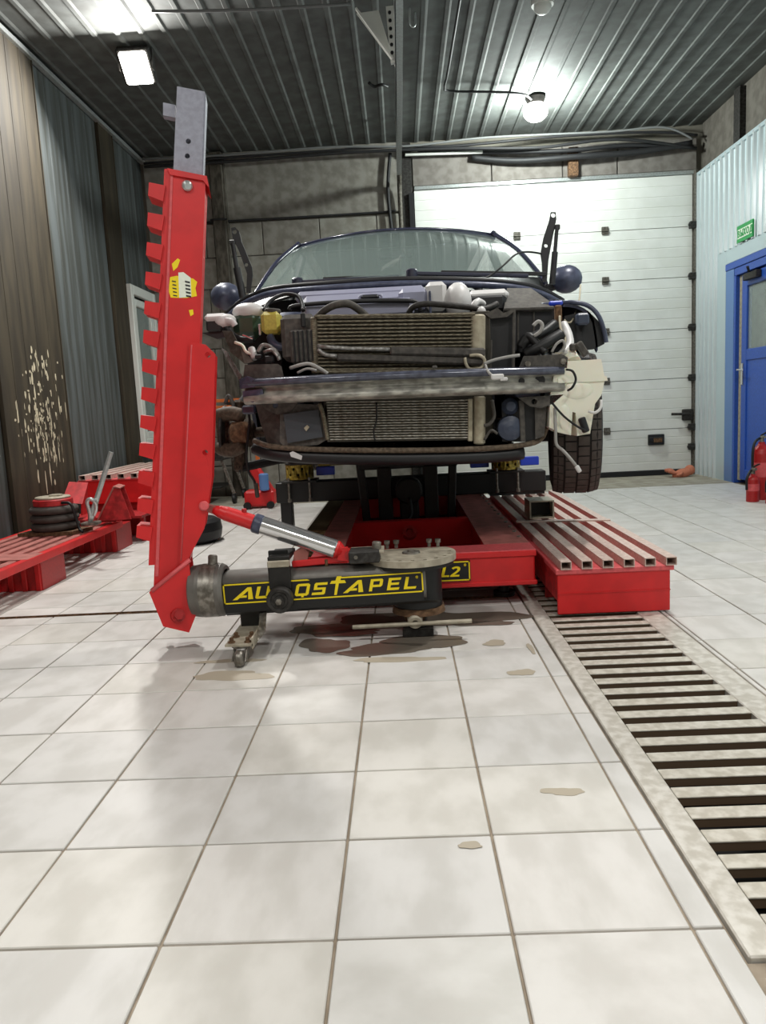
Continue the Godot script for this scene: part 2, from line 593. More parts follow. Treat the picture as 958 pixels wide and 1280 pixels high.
func build_room():
	# ---- floor
	var fl := setting("floor", "worn pale square floor tiles with brown joints", "floor")
	var s := mb(fl)
	s.bx(V(LX - 0.25, -0.25, BZ - 0.25), V(0.505, -0.006, FZ + 0.2)).bx(V(1.025, -0.25, BZ - 0.25), V(RX + 0.3, -0.006, FZ + 0.2))
	s.bx(V(0.505, -0.25, -1.10), V(1.025, -0.006, FZ + 0.2)).bx(V(0.505, -0.25, BZ - 0.25), V(1.025, -0.006, -5.75))
	obj("grout_bed", s, M.grout, fl)
	var near := []
	var far := mb(fl)
	var meshes := {}
	var crack := -3.42
	for j in range(-12, 21):
		for i in range(-9, 11):
			var x0 := 0.3 * i - 0.152
			var z1 := -1.177 - 0.3 * j
			var spans := [[x0, x0 + 0.3]]
			if z1 < -1.1 + 0.3 and z1 - 0.3 > -5.8:
				if i == 2:
					spans = [[x0, 0.503]]
				elif i == 3:
					spans = [[1.027, x0 + 0.3]]
			var zs := [[z1, z1 - 0.3]]
			if i == 2 and j == -1 or i == 3 and j == -1:
				zs = [[z1, z1 - 0.3]]
			if j == 7 and x0 < 0.4:
				zs = [[z1, crack + 0.018], [crack - 0.018, z1 - 0.3]]
			for sp in spans:
				for zz in zs:
					var a: float = maxf(sp[0], LX + 0.002)
					var b: float = minf(sp[1], RX + 0.1)
					if b - a < 0.012 or zz[0] < -7.3:
						continue
					var cx := (a + b) * 0.5
					var cz: float = (zz[0] + zz[1]) * 0.5
					var w := b - a - 0.006
					var l: float = absf(zz[0] - zz[1]) - 0.006
					var dep := -cz
					var vis := dep > 0.75 and dep < 4.9 and absf(cx + 0.03 * dep) < 0.52 * dep + 0.3
					var y := rng.randf_range(-0.0007, 0.0007)
					var k := rng.randi_range(0, 5)
					if vis and near.size() < 300:
						var key := "%.3f_%.3f" % [w, l]
						if not meshes.has(key):
							meshes[key] = mesh_of(MB.new().box(Vector3.ZERO, V(w, 0.012, l), 0.0018))
						near.append(piece("tile", meshes[key], M["tile%d" % k], fl, Transform3D(Basis(V(1, 0, 0), rng.randf_range(-0.0015, 0.0015)), V(cx, y - 0.006, cz))))
					else:
						far.box(V(cx, y - 0.006, cz), V(w, 0.012, l), 0.0018)
	tag(obj("tile_field", far, M.tile1, fl), "", "", "", "stuff")
	obj("threshold", mb(fl).bx(V(LX, -0.02, BZ), V(RX + 0.1, 0.004, -7.32), 0.003), M.screed, fl)
	# rusty rail channel across the floor
	obj("channel", mb(fl).bx(V(LX, -0.03, crack - 0.018), V(0.44, -0.010, crack + 0.018)).bx(V(LX, -0.02, crack - 0.018), V(0.44, 0.001, crack - 0.013)).bx(V(LX, -0.02, crack + 0.013), V(0.44, 0.001, crack + 0.018)), M.rust, fl)
	# oil stains on the tiles
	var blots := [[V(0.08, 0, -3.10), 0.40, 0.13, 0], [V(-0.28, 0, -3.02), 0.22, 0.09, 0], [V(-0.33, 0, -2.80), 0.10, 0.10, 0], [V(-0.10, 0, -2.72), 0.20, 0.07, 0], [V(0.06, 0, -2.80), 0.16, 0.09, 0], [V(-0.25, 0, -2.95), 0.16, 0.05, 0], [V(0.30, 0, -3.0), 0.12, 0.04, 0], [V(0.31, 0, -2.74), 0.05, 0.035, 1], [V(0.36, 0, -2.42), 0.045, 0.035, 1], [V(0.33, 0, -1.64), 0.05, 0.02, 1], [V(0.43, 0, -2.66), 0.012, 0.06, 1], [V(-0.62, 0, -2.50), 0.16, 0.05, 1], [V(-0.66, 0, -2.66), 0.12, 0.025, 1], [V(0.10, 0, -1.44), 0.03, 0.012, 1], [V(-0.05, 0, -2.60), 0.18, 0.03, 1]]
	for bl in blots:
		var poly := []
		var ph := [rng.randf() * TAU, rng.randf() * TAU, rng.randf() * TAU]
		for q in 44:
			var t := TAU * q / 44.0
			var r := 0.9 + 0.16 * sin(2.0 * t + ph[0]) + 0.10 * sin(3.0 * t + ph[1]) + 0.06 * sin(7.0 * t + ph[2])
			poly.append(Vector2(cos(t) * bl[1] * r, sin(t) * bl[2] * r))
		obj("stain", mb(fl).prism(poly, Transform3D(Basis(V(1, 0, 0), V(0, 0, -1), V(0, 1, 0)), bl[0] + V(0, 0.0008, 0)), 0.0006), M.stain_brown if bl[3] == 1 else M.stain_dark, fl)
	# ---- drain with its grate
	var pit := setting("trim_1", "dark drain channel below the grate", "drain")
	obj("pit_bottom", mb(pit).bx(V(0.45, -0.42, -5.8), V(1.08, -0.36, -1.05)), M.pit, pit)
	var pw := mb(pit).bx(V(0.50, -0.36, -5.8), V(0.507, -0.03, -1.09)).bx(V(1.023, -0.36, -5.8), V(1.03, -0.03, -1.09))
	pw.bx(V(0.5, -0.36, -1.104), V(1.03, -0.03, -1.098)).bx(V(0.5, -0.36, -5.76), V(1.03, -0.03, -5.75))
	obj("pit_wall", pw, M.pit, pit)
	var gr := thing("drain_grate", "long floor drain grate of pale steel bars running under the slatted ramp", "drain grate", V(0.765, -0.03, -3.4))
	obj("edge_rail", mb(gr).bx(V(0.509, -0.028, -5.74), V(0.571, 0.003, -1.104), 0.003), M.grate, gr)
	obj("edge_rail", mb(gr).bx(V(0.931, -0.028, -5.74), V(1.021, 0.003, -1.104), 0.003), M.grate, gr)
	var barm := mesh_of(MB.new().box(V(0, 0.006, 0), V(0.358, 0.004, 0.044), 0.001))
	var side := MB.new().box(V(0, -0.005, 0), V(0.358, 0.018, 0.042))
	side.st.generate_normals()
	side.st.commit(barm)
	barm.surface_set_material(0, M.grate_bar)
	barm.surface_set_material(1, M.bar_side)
	for k in 53:
		piece("bar", barm, null, gr, Transform3D(Basis.IDENTITY, V(0.751 - 0.765, -0.006 + 0.03, -1.183 - 0.0868 * k + 3.4)))
	# ---- ceiling of corrugated sheets
	var ce := setting("ceiling", "dark grey corrugated metal ceiling with ribs running away", "ceiling")
	var pitch := 0.165
	var x := LX - 0.1
	while x < RX + 0.2:
		var top := []
		var bot := []
		for k in 6:
			for q in [[0.0, 0.0], [0.116, 0.0], [0.123, -0.010], [0.150, -0.010]]:
				bot.append(Vector2(x + k * pitch + q[0], CY + 0.02 + q[1]))
		bot.append(Vector2(x + 6 * pitch + 0.004, CY + 0.02))
		var poly := bot.duplicate()
		poly.append(Vector2(x + 6 * pitch + 0.004, CY + 0.06))
		poly.append(Vector2(x, CY + 0.06))
		obj("sheet", mb(ce).prism(poly, Transform3D(Basis.IDENTITY, V(0, 0, BZ - 0.2)), FZ - BZ + 0.4), M.ceiling_metal, ce)
		x += 6 * pitch
	obj("roof_deck", mb(ce).bx(V(LX - 0.3, CY + 0.055, BZ - 0.3), V(RX + 0.4, CY + 0.2, FZ + 0.3)), M.steel_dark, ce)
	# ---- back wall: blocks left of the garage door and above it
	var bw := setting("wall_back", "pale block wall behind the car with brown steel posts", "wall")
	var core := mb(bw).bx(V(LX - 0.25, 0, BZ - 0.25), V(0.10, CY + 0.05, BZ - 0.035)).bx(V(0.10, 3.10, BZ - 0.25), V(RX + 0.3, CY + 0.05, BZ - 0.035))
	obj("mortar", core, M.mortar, bw)
	obj("outer_skin", mb(bw).bx(V(0.10, 0, BZ - 0.25), V(RX + 0.3, 3.10, BZ - 0.15)), M.steel_dark, bw)
	var rows := [0.0, 0.33, 0.65, 0.97, 1.28, 1.59, 1.90, 2.21, 2.53, 2.875]
	for r in 9:
		var bx0 := LX - (0.3 if r % 2 == 1 else 0.0)
		while bx0 < 0.08:
			var a := maxf(bx0 + 0.004, LX)
			var b := minf(bx0 + 0.596, 0.098)
			if b - a > 0.06:
				obj("block", mb(bw).bx(V(a, rows[r] + 0.004, BZ - 0.2), V(b, rows[r + 1] - 0.004, BZ + rng.randf_range(-0.004, 0.004)), 0.005), M.block if rng.randf() < 0.6 else M.block_b, bw)
			bx0 += 0.6
	for q in [[LX, -1.74], [-1.735, 0.098]]:
		obj("wall_slab", mb(bw).bx(V(q[0], 2.89, BZ - 0.2), V(q[1], CY + 0.02, BZ + 0.004), 0.008), M.block_b, bw)
	for q in [[0.24, 1.05], [1.06, 1.78], [1.79, 2.34], [2.35, RX]]:
		obj("lintel_block", mb(bw).bx(V(q[0], 3.13, BZ - 0.2), V(q[1], 3.44, BZ), 0.006), M.block_dark, bw)
	obj("post", mb(bw).bx(V(-1.86, 0, BZ), V(-1.70, CY, BZ + 0.05), 0.006).bx(V(-1.845, 0, BZ + 0.05), V(-1.715, CY, BZ + 0.10), 0.006), M.post, bw)
	obj("post", mb(bw).bx(V(1.83, 3.12, BZ), V(1.93, 3.40, BZ + 0.08), 0.006), M.rust, bw)
	obj("post", mb(bw).bx(V(0.10, 0.0, BZ - 0.03), V(0.23, CY, BZ + 0.02), 0.004), M.steel_dark, bw)
	# ---- panelled wall
	var lw := setting("wall_left", "stained brown and grey tall wall panels", "wall")
	obj("wall_core", mb(lw).bx(V(LX - 0.3, 0, BZ - 0.25), V(LX - 0.06, CY + 0.1, FZ + 0.2)), M.mortar, lw)
	var pans := [[FZ, -1.0, 0], [-1.0, -2.6, 1], [-2.6, -4.2, 0], [-4.2, -4.90, 1], [-4.90, -5.86, 0], [-5.86, -7.08, 1], [-7.08, -7.42, 0], [-7.42, BZ, 1]]
	for p in pans:
		var br: bool = p[2] == 0
		var xx := LX if br else LX - 0.025
		obj("panel", mb(lw).bx(V(LX - 0.07, 0, p[1] + 0.004), V(xx, CY, p[0] - 0.004), 0.006), M.wall_brown if br else M.wall_gray, lw)
		var n := int((p[0] - p[1]) / (0.17 if br else 0.24))
		var rb := mb(lw)
		for k in range(1, n):
			var z: float = p[1] + (p[0] - p[1]) * k / n
			rb.bx(V(xx - 0.01, 0.01, z - 0.012), V(xx + 0.003, CY - 0.01, z + 0.012), 0.003)
		if n > 1:
			obj("rib", rb, M.wall_brown if br else M.wall_gray, lw)
		obj("seam_strip", mb(lw).bx(V(LX - 0.02, 0.0, p[0] - 0.008), V(LX + 0.006, CY - 0.03, p[0] + 0.004), 0.002), M.wall_brown, lw)
	# flaked paint on the nearest brown panel
	var fk := mb(lw)
	for k in 170:
		var yy := rng.randf_range(0.45, 1.5)
		yy = lerpf(yy, 0.85, rng.randf() * 0.6)
		var zz := clampf(rng.randfn(-5.46, 0.17), -5.82, -5.0)
		var ww := rng.randf_range(0.004, 0.014)
		var hh := rng.randf_range(0.015, 0.07) * (1.0 if rng.randf() < 0.8 else 3.4)
		var poly := []
		for q in 8:
			var t := TAU * q / 8.0
			poly.append(Vector2(cos(t) * ww * rng.randf_range(0.6, 1.2), sin(t) * hh * 0.5 * rng.randf_range(0.6, 1.2)))
		fk.prism(poly, Transform3D(Basis(V(0, 0, -1), V(0, 1, 0), V(1, 0, 0)), V(LX + 0.0005, yy, zz)), 0.0012)
	tag(obj("flaked_paint", fk, M.peel, lw), "", "", "", "stuff")
	obj("edge_strip", mb(lw).bx(V(LX - 0.02, CY - 0.055, BZ), V(LX + 0.03, CY - 0.02, FZ), 0.004), M.galv_bright, lw)
	# white framed window at the end of it
	var wn := setting("window_1", "white framed tall window in the panelled wall behind the tower", "window")
	var wz0 := -8.15
	var wz1 := -7.42
	var wy0 := 0.62
	var wy1 := 2.17
	var wf := mb(wn)
	for q in [[V(LX, wy0, wz0), V(LX + 0.05, wy1, wz0 + 0.07)], [V(LX, wy0, wz1 - 0.07), V(LX + 0.05, wy1, wz1)], [V(LX, wy1 - 0.09, wz0 + 0.071), V(LX + 0.049, wy1, wz1 - 0.071)], [V(LX, wy0, wz0 + 0.071), V(LX + 0.049, wy0 + 0.07, wz1 - 0.071)]]:
		wf.bx(q[0], q[1], 0.006)
	obj("window_frame", wf, M.white_pvc, wn)
	var ws := mb(wn)
	for q in [[V(LX, wy0 + 0.07, wz0 + 0.08), V(LX + 0.035, wy1 - 0.12, wz0 + 0.16)], [V(LX, wy0 + 0.07, wz1 - 0.15), V(LX + 0.035, wy1 - 0.12, wz1 - 0.08)], [V(LX, wy1 - 0.19, wz0 + 0.161), V(LX + 0.034, wy1 - 0.12, wz1 - 0.151)], [V(LX, wy0 + 0.07, wz0 + 0.161), V(LX + 0.034, wy0 + 0.14, wz1 - 0.151)]]:
		ws.bx(q[0], q[1], 0.006)
	obj("sash", ws, M.white_pvc, wn)
	obj("pane", mb(wn).bx(V(LX + 0.008, wy0 + 0.12, wz0 + 0.14), V(LX + 0.014, wy1 - 0.17, wz1 - 0.13)), M.pane, wn)
	obj("window_sill", mb(wn).bx(V(LX, wy0 - 0.03, wz0 - 0.02), V(LX + 0.09, wy0, wz1 + 0.02), 0.006), M.white_pvc, wn)
	# ---- corrugated wall with the blue door
	var rw := setting("wall_right", "bright corrugated galvanised wall around the blue door", "wall")
	var dz0 := -7.53
	var dz1 := -6.10
	var dy := 2.04
	var rc := mb(rw).bx(V(RX, 0, BZ), V(RX + 0.25, 3.08, dz0)).bx(V(RX, dy, dz0), V(RX + 0.25, 3.08, dz1)).bx(V(RX, 0, dz1), V(RX + 0.25, 3.08, FZ))
	obj("wall_core", rc, M.galv, rw)
	obj("upper_wall", mb(rw).bx(V(RX + 0.06, 3.07, BZ), V(RX + 0.3, CY + 0.1, FZ)), M.upper_wall, rw)
	obj("upper_post", mb(rw).bx(V(RX + 0.0, 3.085, -7.42), V(RX + 0.07, CY, -7.30), 0.004), M.steel_dark, rw)
	var rib := func(y0: float, y1: float) -> Mesh:
		return mesh_of(MB.new().prism([Vector2(-0.026, 0), Vector2(-0.014, 0.022), Vector2(0.014, 0.022), Vector2(0.026, 0)], Transform3D(Basis(V(0, 0, 1), V(-1, 0, 0), V(0, -1, 0)), V(0, y1, 0)), y1 - y0))
	var full: Mesh = rib.call(0.0, 3.07)
	var above: Mesh = rib.call(dy + 0.14, 3.07)
	var cnt := 0
	var z2 := -8.22
	while z2 < FZ - 0.1:
		if z2 < dz0 - 0.22 or z2 > dz1 + 0.12:
			piece("rib", full, M.galv_rib, rw, Transform3D(Basis.IDENTITY, V(RX, 0, z2)))
		else:
			piece("rib", above, M.galv_rib, rw, Transform3D(Basis.IDENTITY, V(RX, 0, z2)))
		z2 += 0.1135
		cnt += 1
	obj("flashing", mb(rw).bx(V(RX - 0.008, 0, dz0 - 0.16), V(RX, dy + 0.14, dz0), 0.002).bx(V(RX - 0.008, dy + 0.012, dz0 + 0.001), V(RX, dy + 0.14, dz1 + 0.1), 0.002), M.galv, rw)
	obj("top_flashing", mb(rw).bx(V(RX - 0.02, 3.05, BZ), V(RX + 0.07, 3.085, FZ), 0.004), M.galv, rw)
	var dr := setting("door_1", "blue exit door with a glazed upper half", "door")
	var df := mb(dr)
	df.bx(V(RX - 0.012, dy - 0.05, dz0), V(RX + 0.10, dy + 0.01, dz1), 0.003).bx(V(RX - 0.012, 0, dz1 - 0.04), V(RX + 0.10, dy - 0.052, dz1), 0.003)
	obj("reveal", mb(dr).bx(V(RX - 0.006, 0.0, dz0 + 0.001), V(RX + 0.02, dy - 0.052, dz0 + 0.175), 0.002), M.blue_pale, dr)
	obj("door_frame", df.bx(V(RX - 0.004, 0, dz0 + 0.177), V(RX + 0.10, dy - 0.122, dz0 + 0.215), 0.003).bx(V(RX - 0.002, dy - 0.12, dz0 + 0.177), V(RX + 0.1, dy - 0.053, dz1 - 0.042), 0.003), M.blue, dr)
	obj("jamb", mb(dr).bx(V(RX + 0.03, 0.03, dz0 + 0.217), V(RX + 0.12, dy - 0.125, dz0 + 0.28), 0.003), M.tank_beige, dr)
	var lz0 := dz0 + 0.29
	var lz1 := dz1 - 0.05
	var lx := RX + 0.02
	var lf := mb(dr)
	lf.bx(V(lx, 0.04, lz0), V(lx + 0.05, dy - 0.13, lz0 + 0.10), 0.005).bx(V(lx, 0.04, lz1 - 0.1), V(lx + 0.05, dy - 0.13, lz1), 0.005)
	lf.bx(V(lx, dy - 0.24, lz0 + 0.1), V(lx + 0.05, dy - 0.13, lz1 - 0.1), 0.005).bx(V(lx, 1.14, lz0 + 0.1), V(lx + 0.05, 1.24, lz1 - 0.1), 0.005).bx(V(lx, 0.04, lz0 + 0.1), V(lx + 0.05, 0.14, lz1 - 0.1), 0.005)
	lf.bx(V(lx + 0.012, 0.14, lz0 + 0.1), V(lx + 0.04, 1.14, lz1 - 0.1))
	var leaf := obj("door_leaf", lf, M.blue, dr)
	obj("pane", mb(dr).bx(V(lx + 0.018, 1.24, lz0 + 0.1), V(lx + 0.026, dy - 0.24, lz1 - 0.1)), M.pane, dr)
	obj("room_beyond", mb(dr).bx(V(RX + 0.16, 0, dz0), V(RX + 0.2, dy, dz1)), M.block_b, dr)
	obj("door_handle", mb(dr).bx(V(lx - 0.012, 0.92, lz0 + 0.02), V(lx, 1.12, lz0 + 0.06), 0.004).tube([V(lx - 0.01, 1.06, lz0 + 0.04), V(lx - 0.05, 1.06, lz0 + 0.04), V(lx - 0.055, 1.06, lz0 + 0.07), V(lx - 0.055, 1.055, lz0 + 0.17)], 0.009, 8), M.chrome, dr)
	obj("door_closer", mb(dr).bx(V(lx - 0.05, dy - 0.20, lz0 + 0.12), V(lx, dy - 0.14, lz0 + 0.38), 0.006).bar(V(lx - 0.03, dy - 0.13, lz0 + 0.2), V(lx - 0.14, dy - 0.12, lz0 + 0.42), 0.02, 0.008), M.steel_dark, dr)
	# ---- sectional garage door
	var gd := setting("door_2", "white sectional garage door behind the car", "garage door")
	var ys := [0.06, 0.50, 1.03, 1.545, 2.07, 2.575, 3.09]
	for r in 6:
		var pf := []
		var y0: float = ys[r] + 0.003
		var y1: float = ys[r + 1] - 0.003
		pf.append(Vector2(-0.04, y0))
		pf.append(Vector2(0.0, y0))
		for k in range(1, 5):
			var yy := lerpf(y0, y1, k / 5.0)
			pf.append(Vector2(0.0, yy - 0.006))
			pf.append(Vector2(-0.003, yy - 0.003))
			pf.append(Vector2(-0.003, yy + 0.003))
			pf.append(Vector2(0.0, yy + 0.006))
		pf.append(Vector2(0.0, y1))
		pf.append(Vector2(-0.04, y1))
		var pn := obj("door_section", mb(gd).prism(pf, Transform3D(Basis(V(0, 0, 1), V(0, 1, 0), V(-1, 0, 0)), V(3.11, 0, BZ - 0.01)), 2.86), M.door_white, gd)
		if r > 0:
			for hx in [0.42, 1.30, 2.21]:
				obj("hinge", mb(gd).box(V(hx, ys[r] + 0.005, BZ + 0.0), V(0.07, 0.075, 0.02), 0.004).cyl(V(hx - 0.035, ys[r], BZ + 0.012), V(hx + 0.035, ys[r], BZ + 0.012), 0.009), M.track, gd)
	obj("bottom_seal", mb(gd).bx(V(0.25, 0.005, BZ - 0.04), V(3.11, 0.058, BZ + 0.004), 0.004), M.rubber, gd)
	obj("top_cap", mb(gd).bx(V(0.25, 3.09, BZ - 0.05), V(3.13, 3.125, BZ + 0.012), 0.004), M.galv_bright, gd)
	obj("track", mb(gd).bx(V(3.115, 0, BZ - 0.04), V(3.148, 3.12, BZ + 0.05), 0.003), M.track, gd)
	obj("track", mb(gd).bx(V(0.19, 0, BZ + 0.02), V(0.24, 3.05, BZ + 0.06), 0.003), M.rubber, gd)
	for yy in [0.30, 0.51, 1.03, 1.55, 2.07, 2.58]:
		obj("track_bracket", mb(gd).box(V(3.10, yy, BZ + 0.035), V(0.07, 0.07, 0.05), 0.006).cyl(V(3.05, yy, BZ + 0.05), V(3.14, yy, BZ + 0.05), 0.013), M.steel_dark, gd)
	obj("latch", mb(gd).box(V(3.055, 0.64, BZ + 0.03), V(0.11, 0.12, 0.05), 0.01).tube([V(3.1, 0.645, BZ + 0.05), V(3.0, 0.65, BZ + 0.06), V(2.88, 0.655, BZ + 0.05)], 0.014, 8), M.steel_dark, gd)
	obj("pull_handle", mb(gd).box(V(2.73, 0.39, BZ + 0.01), V(0.17, 0.115, 0.03), 0.006).box(V(2.73, 0.395, BZ + 0.03), V(0.15, 0.05, 0.02), 0.006), M.plastic_black, gd)
	obj("pull_recess", mb(gd).box(V(2.74, 0.385, BZ + 0.041), V(0.09, 0.045, 0.006), 0.002), M.rust, gd)
	# overhead track coming forward from the door's top corner
	var ot := thing("door_track", "long grey overhead door track running forward under the ceiling", "door track", V(0.10, 3.2, -5.0))
	obj("rail", mb(ot).bx(V(0.075, 3.17, -8.0), V(0.082, 3.23, -1.2)).bx(V(0.075, 3.224, -8.0), V(0.125, 3.23, -1.2)).bx(V(0.075, 3.17, -8.0), V(0.125, 3.176, -1.2)), M.galv_bright, ot)
	obj("curve", mb(ot).tube([V(0.10, 3.2, -8.0), V(0.10, 3.17, -8.12), V(0.10, 3.05, -8.2), V(0.10, 2.4, -8.215), V(0.10, 1.0, -8.215)], 0.024, 10), M.track, ot)
	var hg := obj("hanger", mb(ot).plate([V(0.075, 3.2, -5.62), V(0.075, 3.18, -5.54), V(-0.17, 3.52, -5.54), V(-0.02, 3.53, -5.54)], V(0, 0, -0.012)).bar(V(-0.17, 3.53, -5.5), V(0.06, 3.2, -5.5), 0.03, 0.012).bar(V(0.055, 3.535, -5.52), V(0.072, 3.18, -5.52), 0.03, 0.05), M.white_pvc, ot)
	for k in 6:
		var hl := mb(ot)
		hl.cyl(V(0.058 - 0.001 * k, 3.24 + 0.05 * k, -5.50), V(0.058 - 0.001 * k, 3.24 + 0.05 * k, -5.49), 0.011, -1, 8)
		obj("slot", hl, M.black, hg)
	obj("hanger", mb(ot).bx(V(0.08, 3.23, -7.6), V(0.09, CY, -7.55)), M.track, ot)
	obj("hanger", mb(ot).bx(V(0.08, 3.23, -2.3), V(0.09, CY, -2.25)), M.track, ot)
	# wall behind the camera
	var fw := setting("wall_front", "plain pale wall closing the bay behind the viewer", "wall")
	obj("wall_core", mb(fw).bx(V(LX - 0.3, 0, FZ), V(RX + 0.4, CY + 0.1, FZ + 0.2)), M.block, fw)

func build_details():
	# exit sign
	var sg := thing("exit_sign", "small green and white exit sign on the corrugated wall above the door", "sign", V(RX - 0.018, 2.26, -7.10))
	obj("board", mb(sg).bx(V(RX - 0.026, 2.19, -7.25), V(RX - 0.017, 2.335, -6.935), 0.002), M.sign_green, sg)
	obj("panel", mb(sg).bx(V(RX - 0.028, 2.215, -7.235), V(RX - 0.025, 2.31, -6.95)), M.sign_white, sg)
	text("lettering", "ВЫХОД", 0.084, 0.003, M.sign_green, sg, Transform3D(Basis(V(0, 0, 1), V(0, 1, 0), V(-1, 0, 0)), V(-0.0115, 0.0025, 0.008)))
	obj("stripe", mb(sg).bx(V(RX - 0.03, 2.19, -7.25), V(RX - 0.024, 2.222, -6.935)).bx(V(RX - 0.03, 2.303, -7.25), V(RX - 0.024, 2.335, -6.935)), M.sign_green, sg)
	# cables along the top of the back wall
	var runs := [
		[0.011, "cable_gray", [V(-2.5, 3.50, -8.10), V(-1.6, 3.49, -8.10), V(-0.6, 3.505, -8.10), V(0.2, 3.47, -8.10), V(1.0, 3.505, -8.10), V(2.2, 3.49, -8.10), V(2.75, 3.50, -8.10), V(3.05, 3.38, -8.12)], "thin pale grey cable, topmost of those along the back wall"],
		[0.013, "cable", [V(-2.5, 3.47, -8.14), V(-1.2, 3.48, -8.14), V(0.0, 3.48, -8.12), V(0.7, 3.45, -8.12), V(1.6, 3.48, -8.12), V(2.6, 3.47, -8.12), V(3.1, 3.42, -8.14)], "thin dark cable just under the pale one along the back wall"],
		[0.016, "cable", [V(-2.5, 3.44, -8.15), V(-1.4, 3.44, -8.14), V(-0.4, 3.45, -8.12), V(0.6, 3.43, -8.12), V(1.5, 3.38, -8.1), V(2.3, 3.42, -8.12), V(3.1, 3.30, -8.16)], "dark sagging cable below the pale one along the back wall"],
		[0.03, "cable", [V(0.85, 3.36, -8.23), V(1.3, 3.30, -8.21), V(1.9, 3.29, -8.16), V(2.5, 3.31, -8.2), V(3.06, 3.36, -8.18)], "thickest black cable sagging above the white garage door"],
		[0.022, "cable", [V(0.3, 3.45, -8.22), V(1.0, 3.40, -8.21), V(1.8, 3.35, -8.15), V(2.4, 3.38, -8.2), V(3.08, 3.33, -8.2)], "medium black cable above the thickest one over the garage door"]]
	for r in runs:
		var cb := obj("cable", mb().tube(r[2], r[0], 7, 6), M[r[1]])
		tag(cb, r[3], "cable", "cables along the top of the back wall")
	tag(obj("conduit", mb().tube([V(-2.54, 2.885, -8.255), V(-1.9, 2.885, -8.255), V(-1.86, 2.885, -8.16), V(-1.70, 2.885, -8.16), V(-1.66, 2.885, -8.255), V(-0.2, 2.885, -8.255), V(0.05, 2.885, -8.22)], 0.011, 7, 3), M.cable), "thin dark cable along the joint of the pale block wall", "cable")
	tag(obj("conduit", mb().tube([V(0.03, 2.4, -8.22), V(0.0, 2.7, -8.22), V(-0.02, 3.1, -8.22), V(0.02, 3.45, -8.22)], 0.018, 7, 4), M.cable), "dark cable hanging down the block wall by the door post", "cable")
	tag(obj("conduit", mb().tube([V(0.53, 3.527, -4.6), V(0.51, 3.527, -6.5), V(0.50, 3.527, -6.85), V(0.55, 3.527, -6.95), V(0.9, 3.527, -7.02), V(1.18, 3.527, -7.1), V(1.3, 3.527, -7.25)], 0.010, 7, 4), M.cable), "dark cable looping over the ceiling towards the round lamp", "cable")
	tag(obj("conduit", mb().tube([V(-1.5, 3.522, -5.35), V(-0.9, 3.518, -5.40), V(-0.2, 3.522, -5.42)], 0.010, 7, 3), M.cable_gray), "thin pale conduit crossing the ceiling ribs by the perforated hanger", "cable")
	tag(obj("tube_lamp", mb().rcyl(V(0.17, 3.42, -8.2), V(0.96, 3.40, -8.2), 0.016, 0.004, 10), M.white_pvc), "unlit thin white tube above the corner of the garage door", "tube")
	tag(obj("ceiling_hook", mb().tube([V(0.19, 3.55, -5.58), V(0.19, 3.46, -5.58), V(0.205, 3.43, -5.58), V(0.225, 3.45, -5.58), V(0.225, 3.52, -5.58)], 0.007, 7, 4), M.galv_bright), "small bent steel hook on the ceiling beside the overhead track", "hook")
	tag(obj("cable_tie", mb().tube([V(-0.13, 3.52, -6.66), V(-0.09, 3.51, -6.72), V(-0.03, 3.515, -6.70), V(0.02, 3.52, -6.76)], 0.012, 7, 4), M.black), "short black strip stuck on the ceiling beside the overhead track", "strip")
	# fire extinguishers
	var spec := [[V(2.745, 0, -6.03), 0.22, 0.048, "short red fire extinguisher standing before the blue door"], [V(2.86, 0, -6.14), 0.46, 0.07, "tall red fire extinguisher with black hose by the blue door"], [V(2.825, 0, -5.86), 0.21, 0.055, "red fire extinguisher nearest the picture edge by the blue door"]]
	for s in spec:
		var p: Vector3 = s[0]
		var h: float = s[1]
		var r: float = s[2]
		var t := thing("fire_extinguisher", s[3], "fire extinguisher", p, "fire extinguishers by the blue door")
		obj("cylinder", mb(t).lathe(p, V(0, h, 0), [[0, 0.0], [0, r * 0.92], [0.03, r], [0.80, r], [0.88, r * 0.86], [0.94, r * 0.5], [0.97, r * 0.36], [1.0, r * 0.36], [1.0, 0.0]], 22), M.red_deep, t)
		obj("valve", mb(t).cyl(p + V(0, h, 0), p + V(0, h + 0.035, 0), 0.016, -1, 10).box(p + V(0, h + 0.04, 0.02), V(0.022, 0.022, 0.06), 0.004), M.steel, t)
		obj("handle", mb(t).bar(p + V(0, h + 0.05, -0.01), p + V(0, h + 0.085, 0.10), 0.02, 0.008, 0.002), M.black, t)
		obj("hose", mb(t).tube([p + V(-0.015, h + 0.03, 0), p + V(-r * 0.9, h + 0.0, 0.02), p + V(-r - 0.014, h * 0.8, 0.03), p + V(-r - 0.012, h * 0.45, 0.03)], 0.010, 8, 4), M.black, t)
		obj("label_band", mb(t).lathe(p + V(0, h * 0.4, 0), V(0, h * 0.25, 0), [[0, r], [0, r + 0.0012], [1, r + 0.0012], [1, r]], 22), M.red_pale, t)
	# crumpled work glove under the door track
	var gl := thing("work_glove", "crumpled orange work glove on the floor at the garage door corner", "glove", V(2.92, 0.004, -8.02))
	var gb := V(2.92, 0.04, -8.02)
	obj("palm", mb(gl).ball(gb, V(0.11, 0.05, 0.06), 16, Basis(V(0, 0, 1), 0.25)).ball(gb + V(0.08, 0.03, -0.01), V(0.055, 0.055, 0.05), 12), M.glove, gl)
	for k in 4:
		obj("finger", mb(gl).tube([gb + V(-0.06, 0.0, 0.03 - 0.02 * k), gb + V(-0.11, 0.015 + 0.008 * k, 0.035 - 0.022 * k), gb + V(-0.155 - 0.005 * k, 0.03 + 0.006 * (k % 2), 0.04 - 0.024 * k)], 0.016, 8, 4), M.glove, gl)
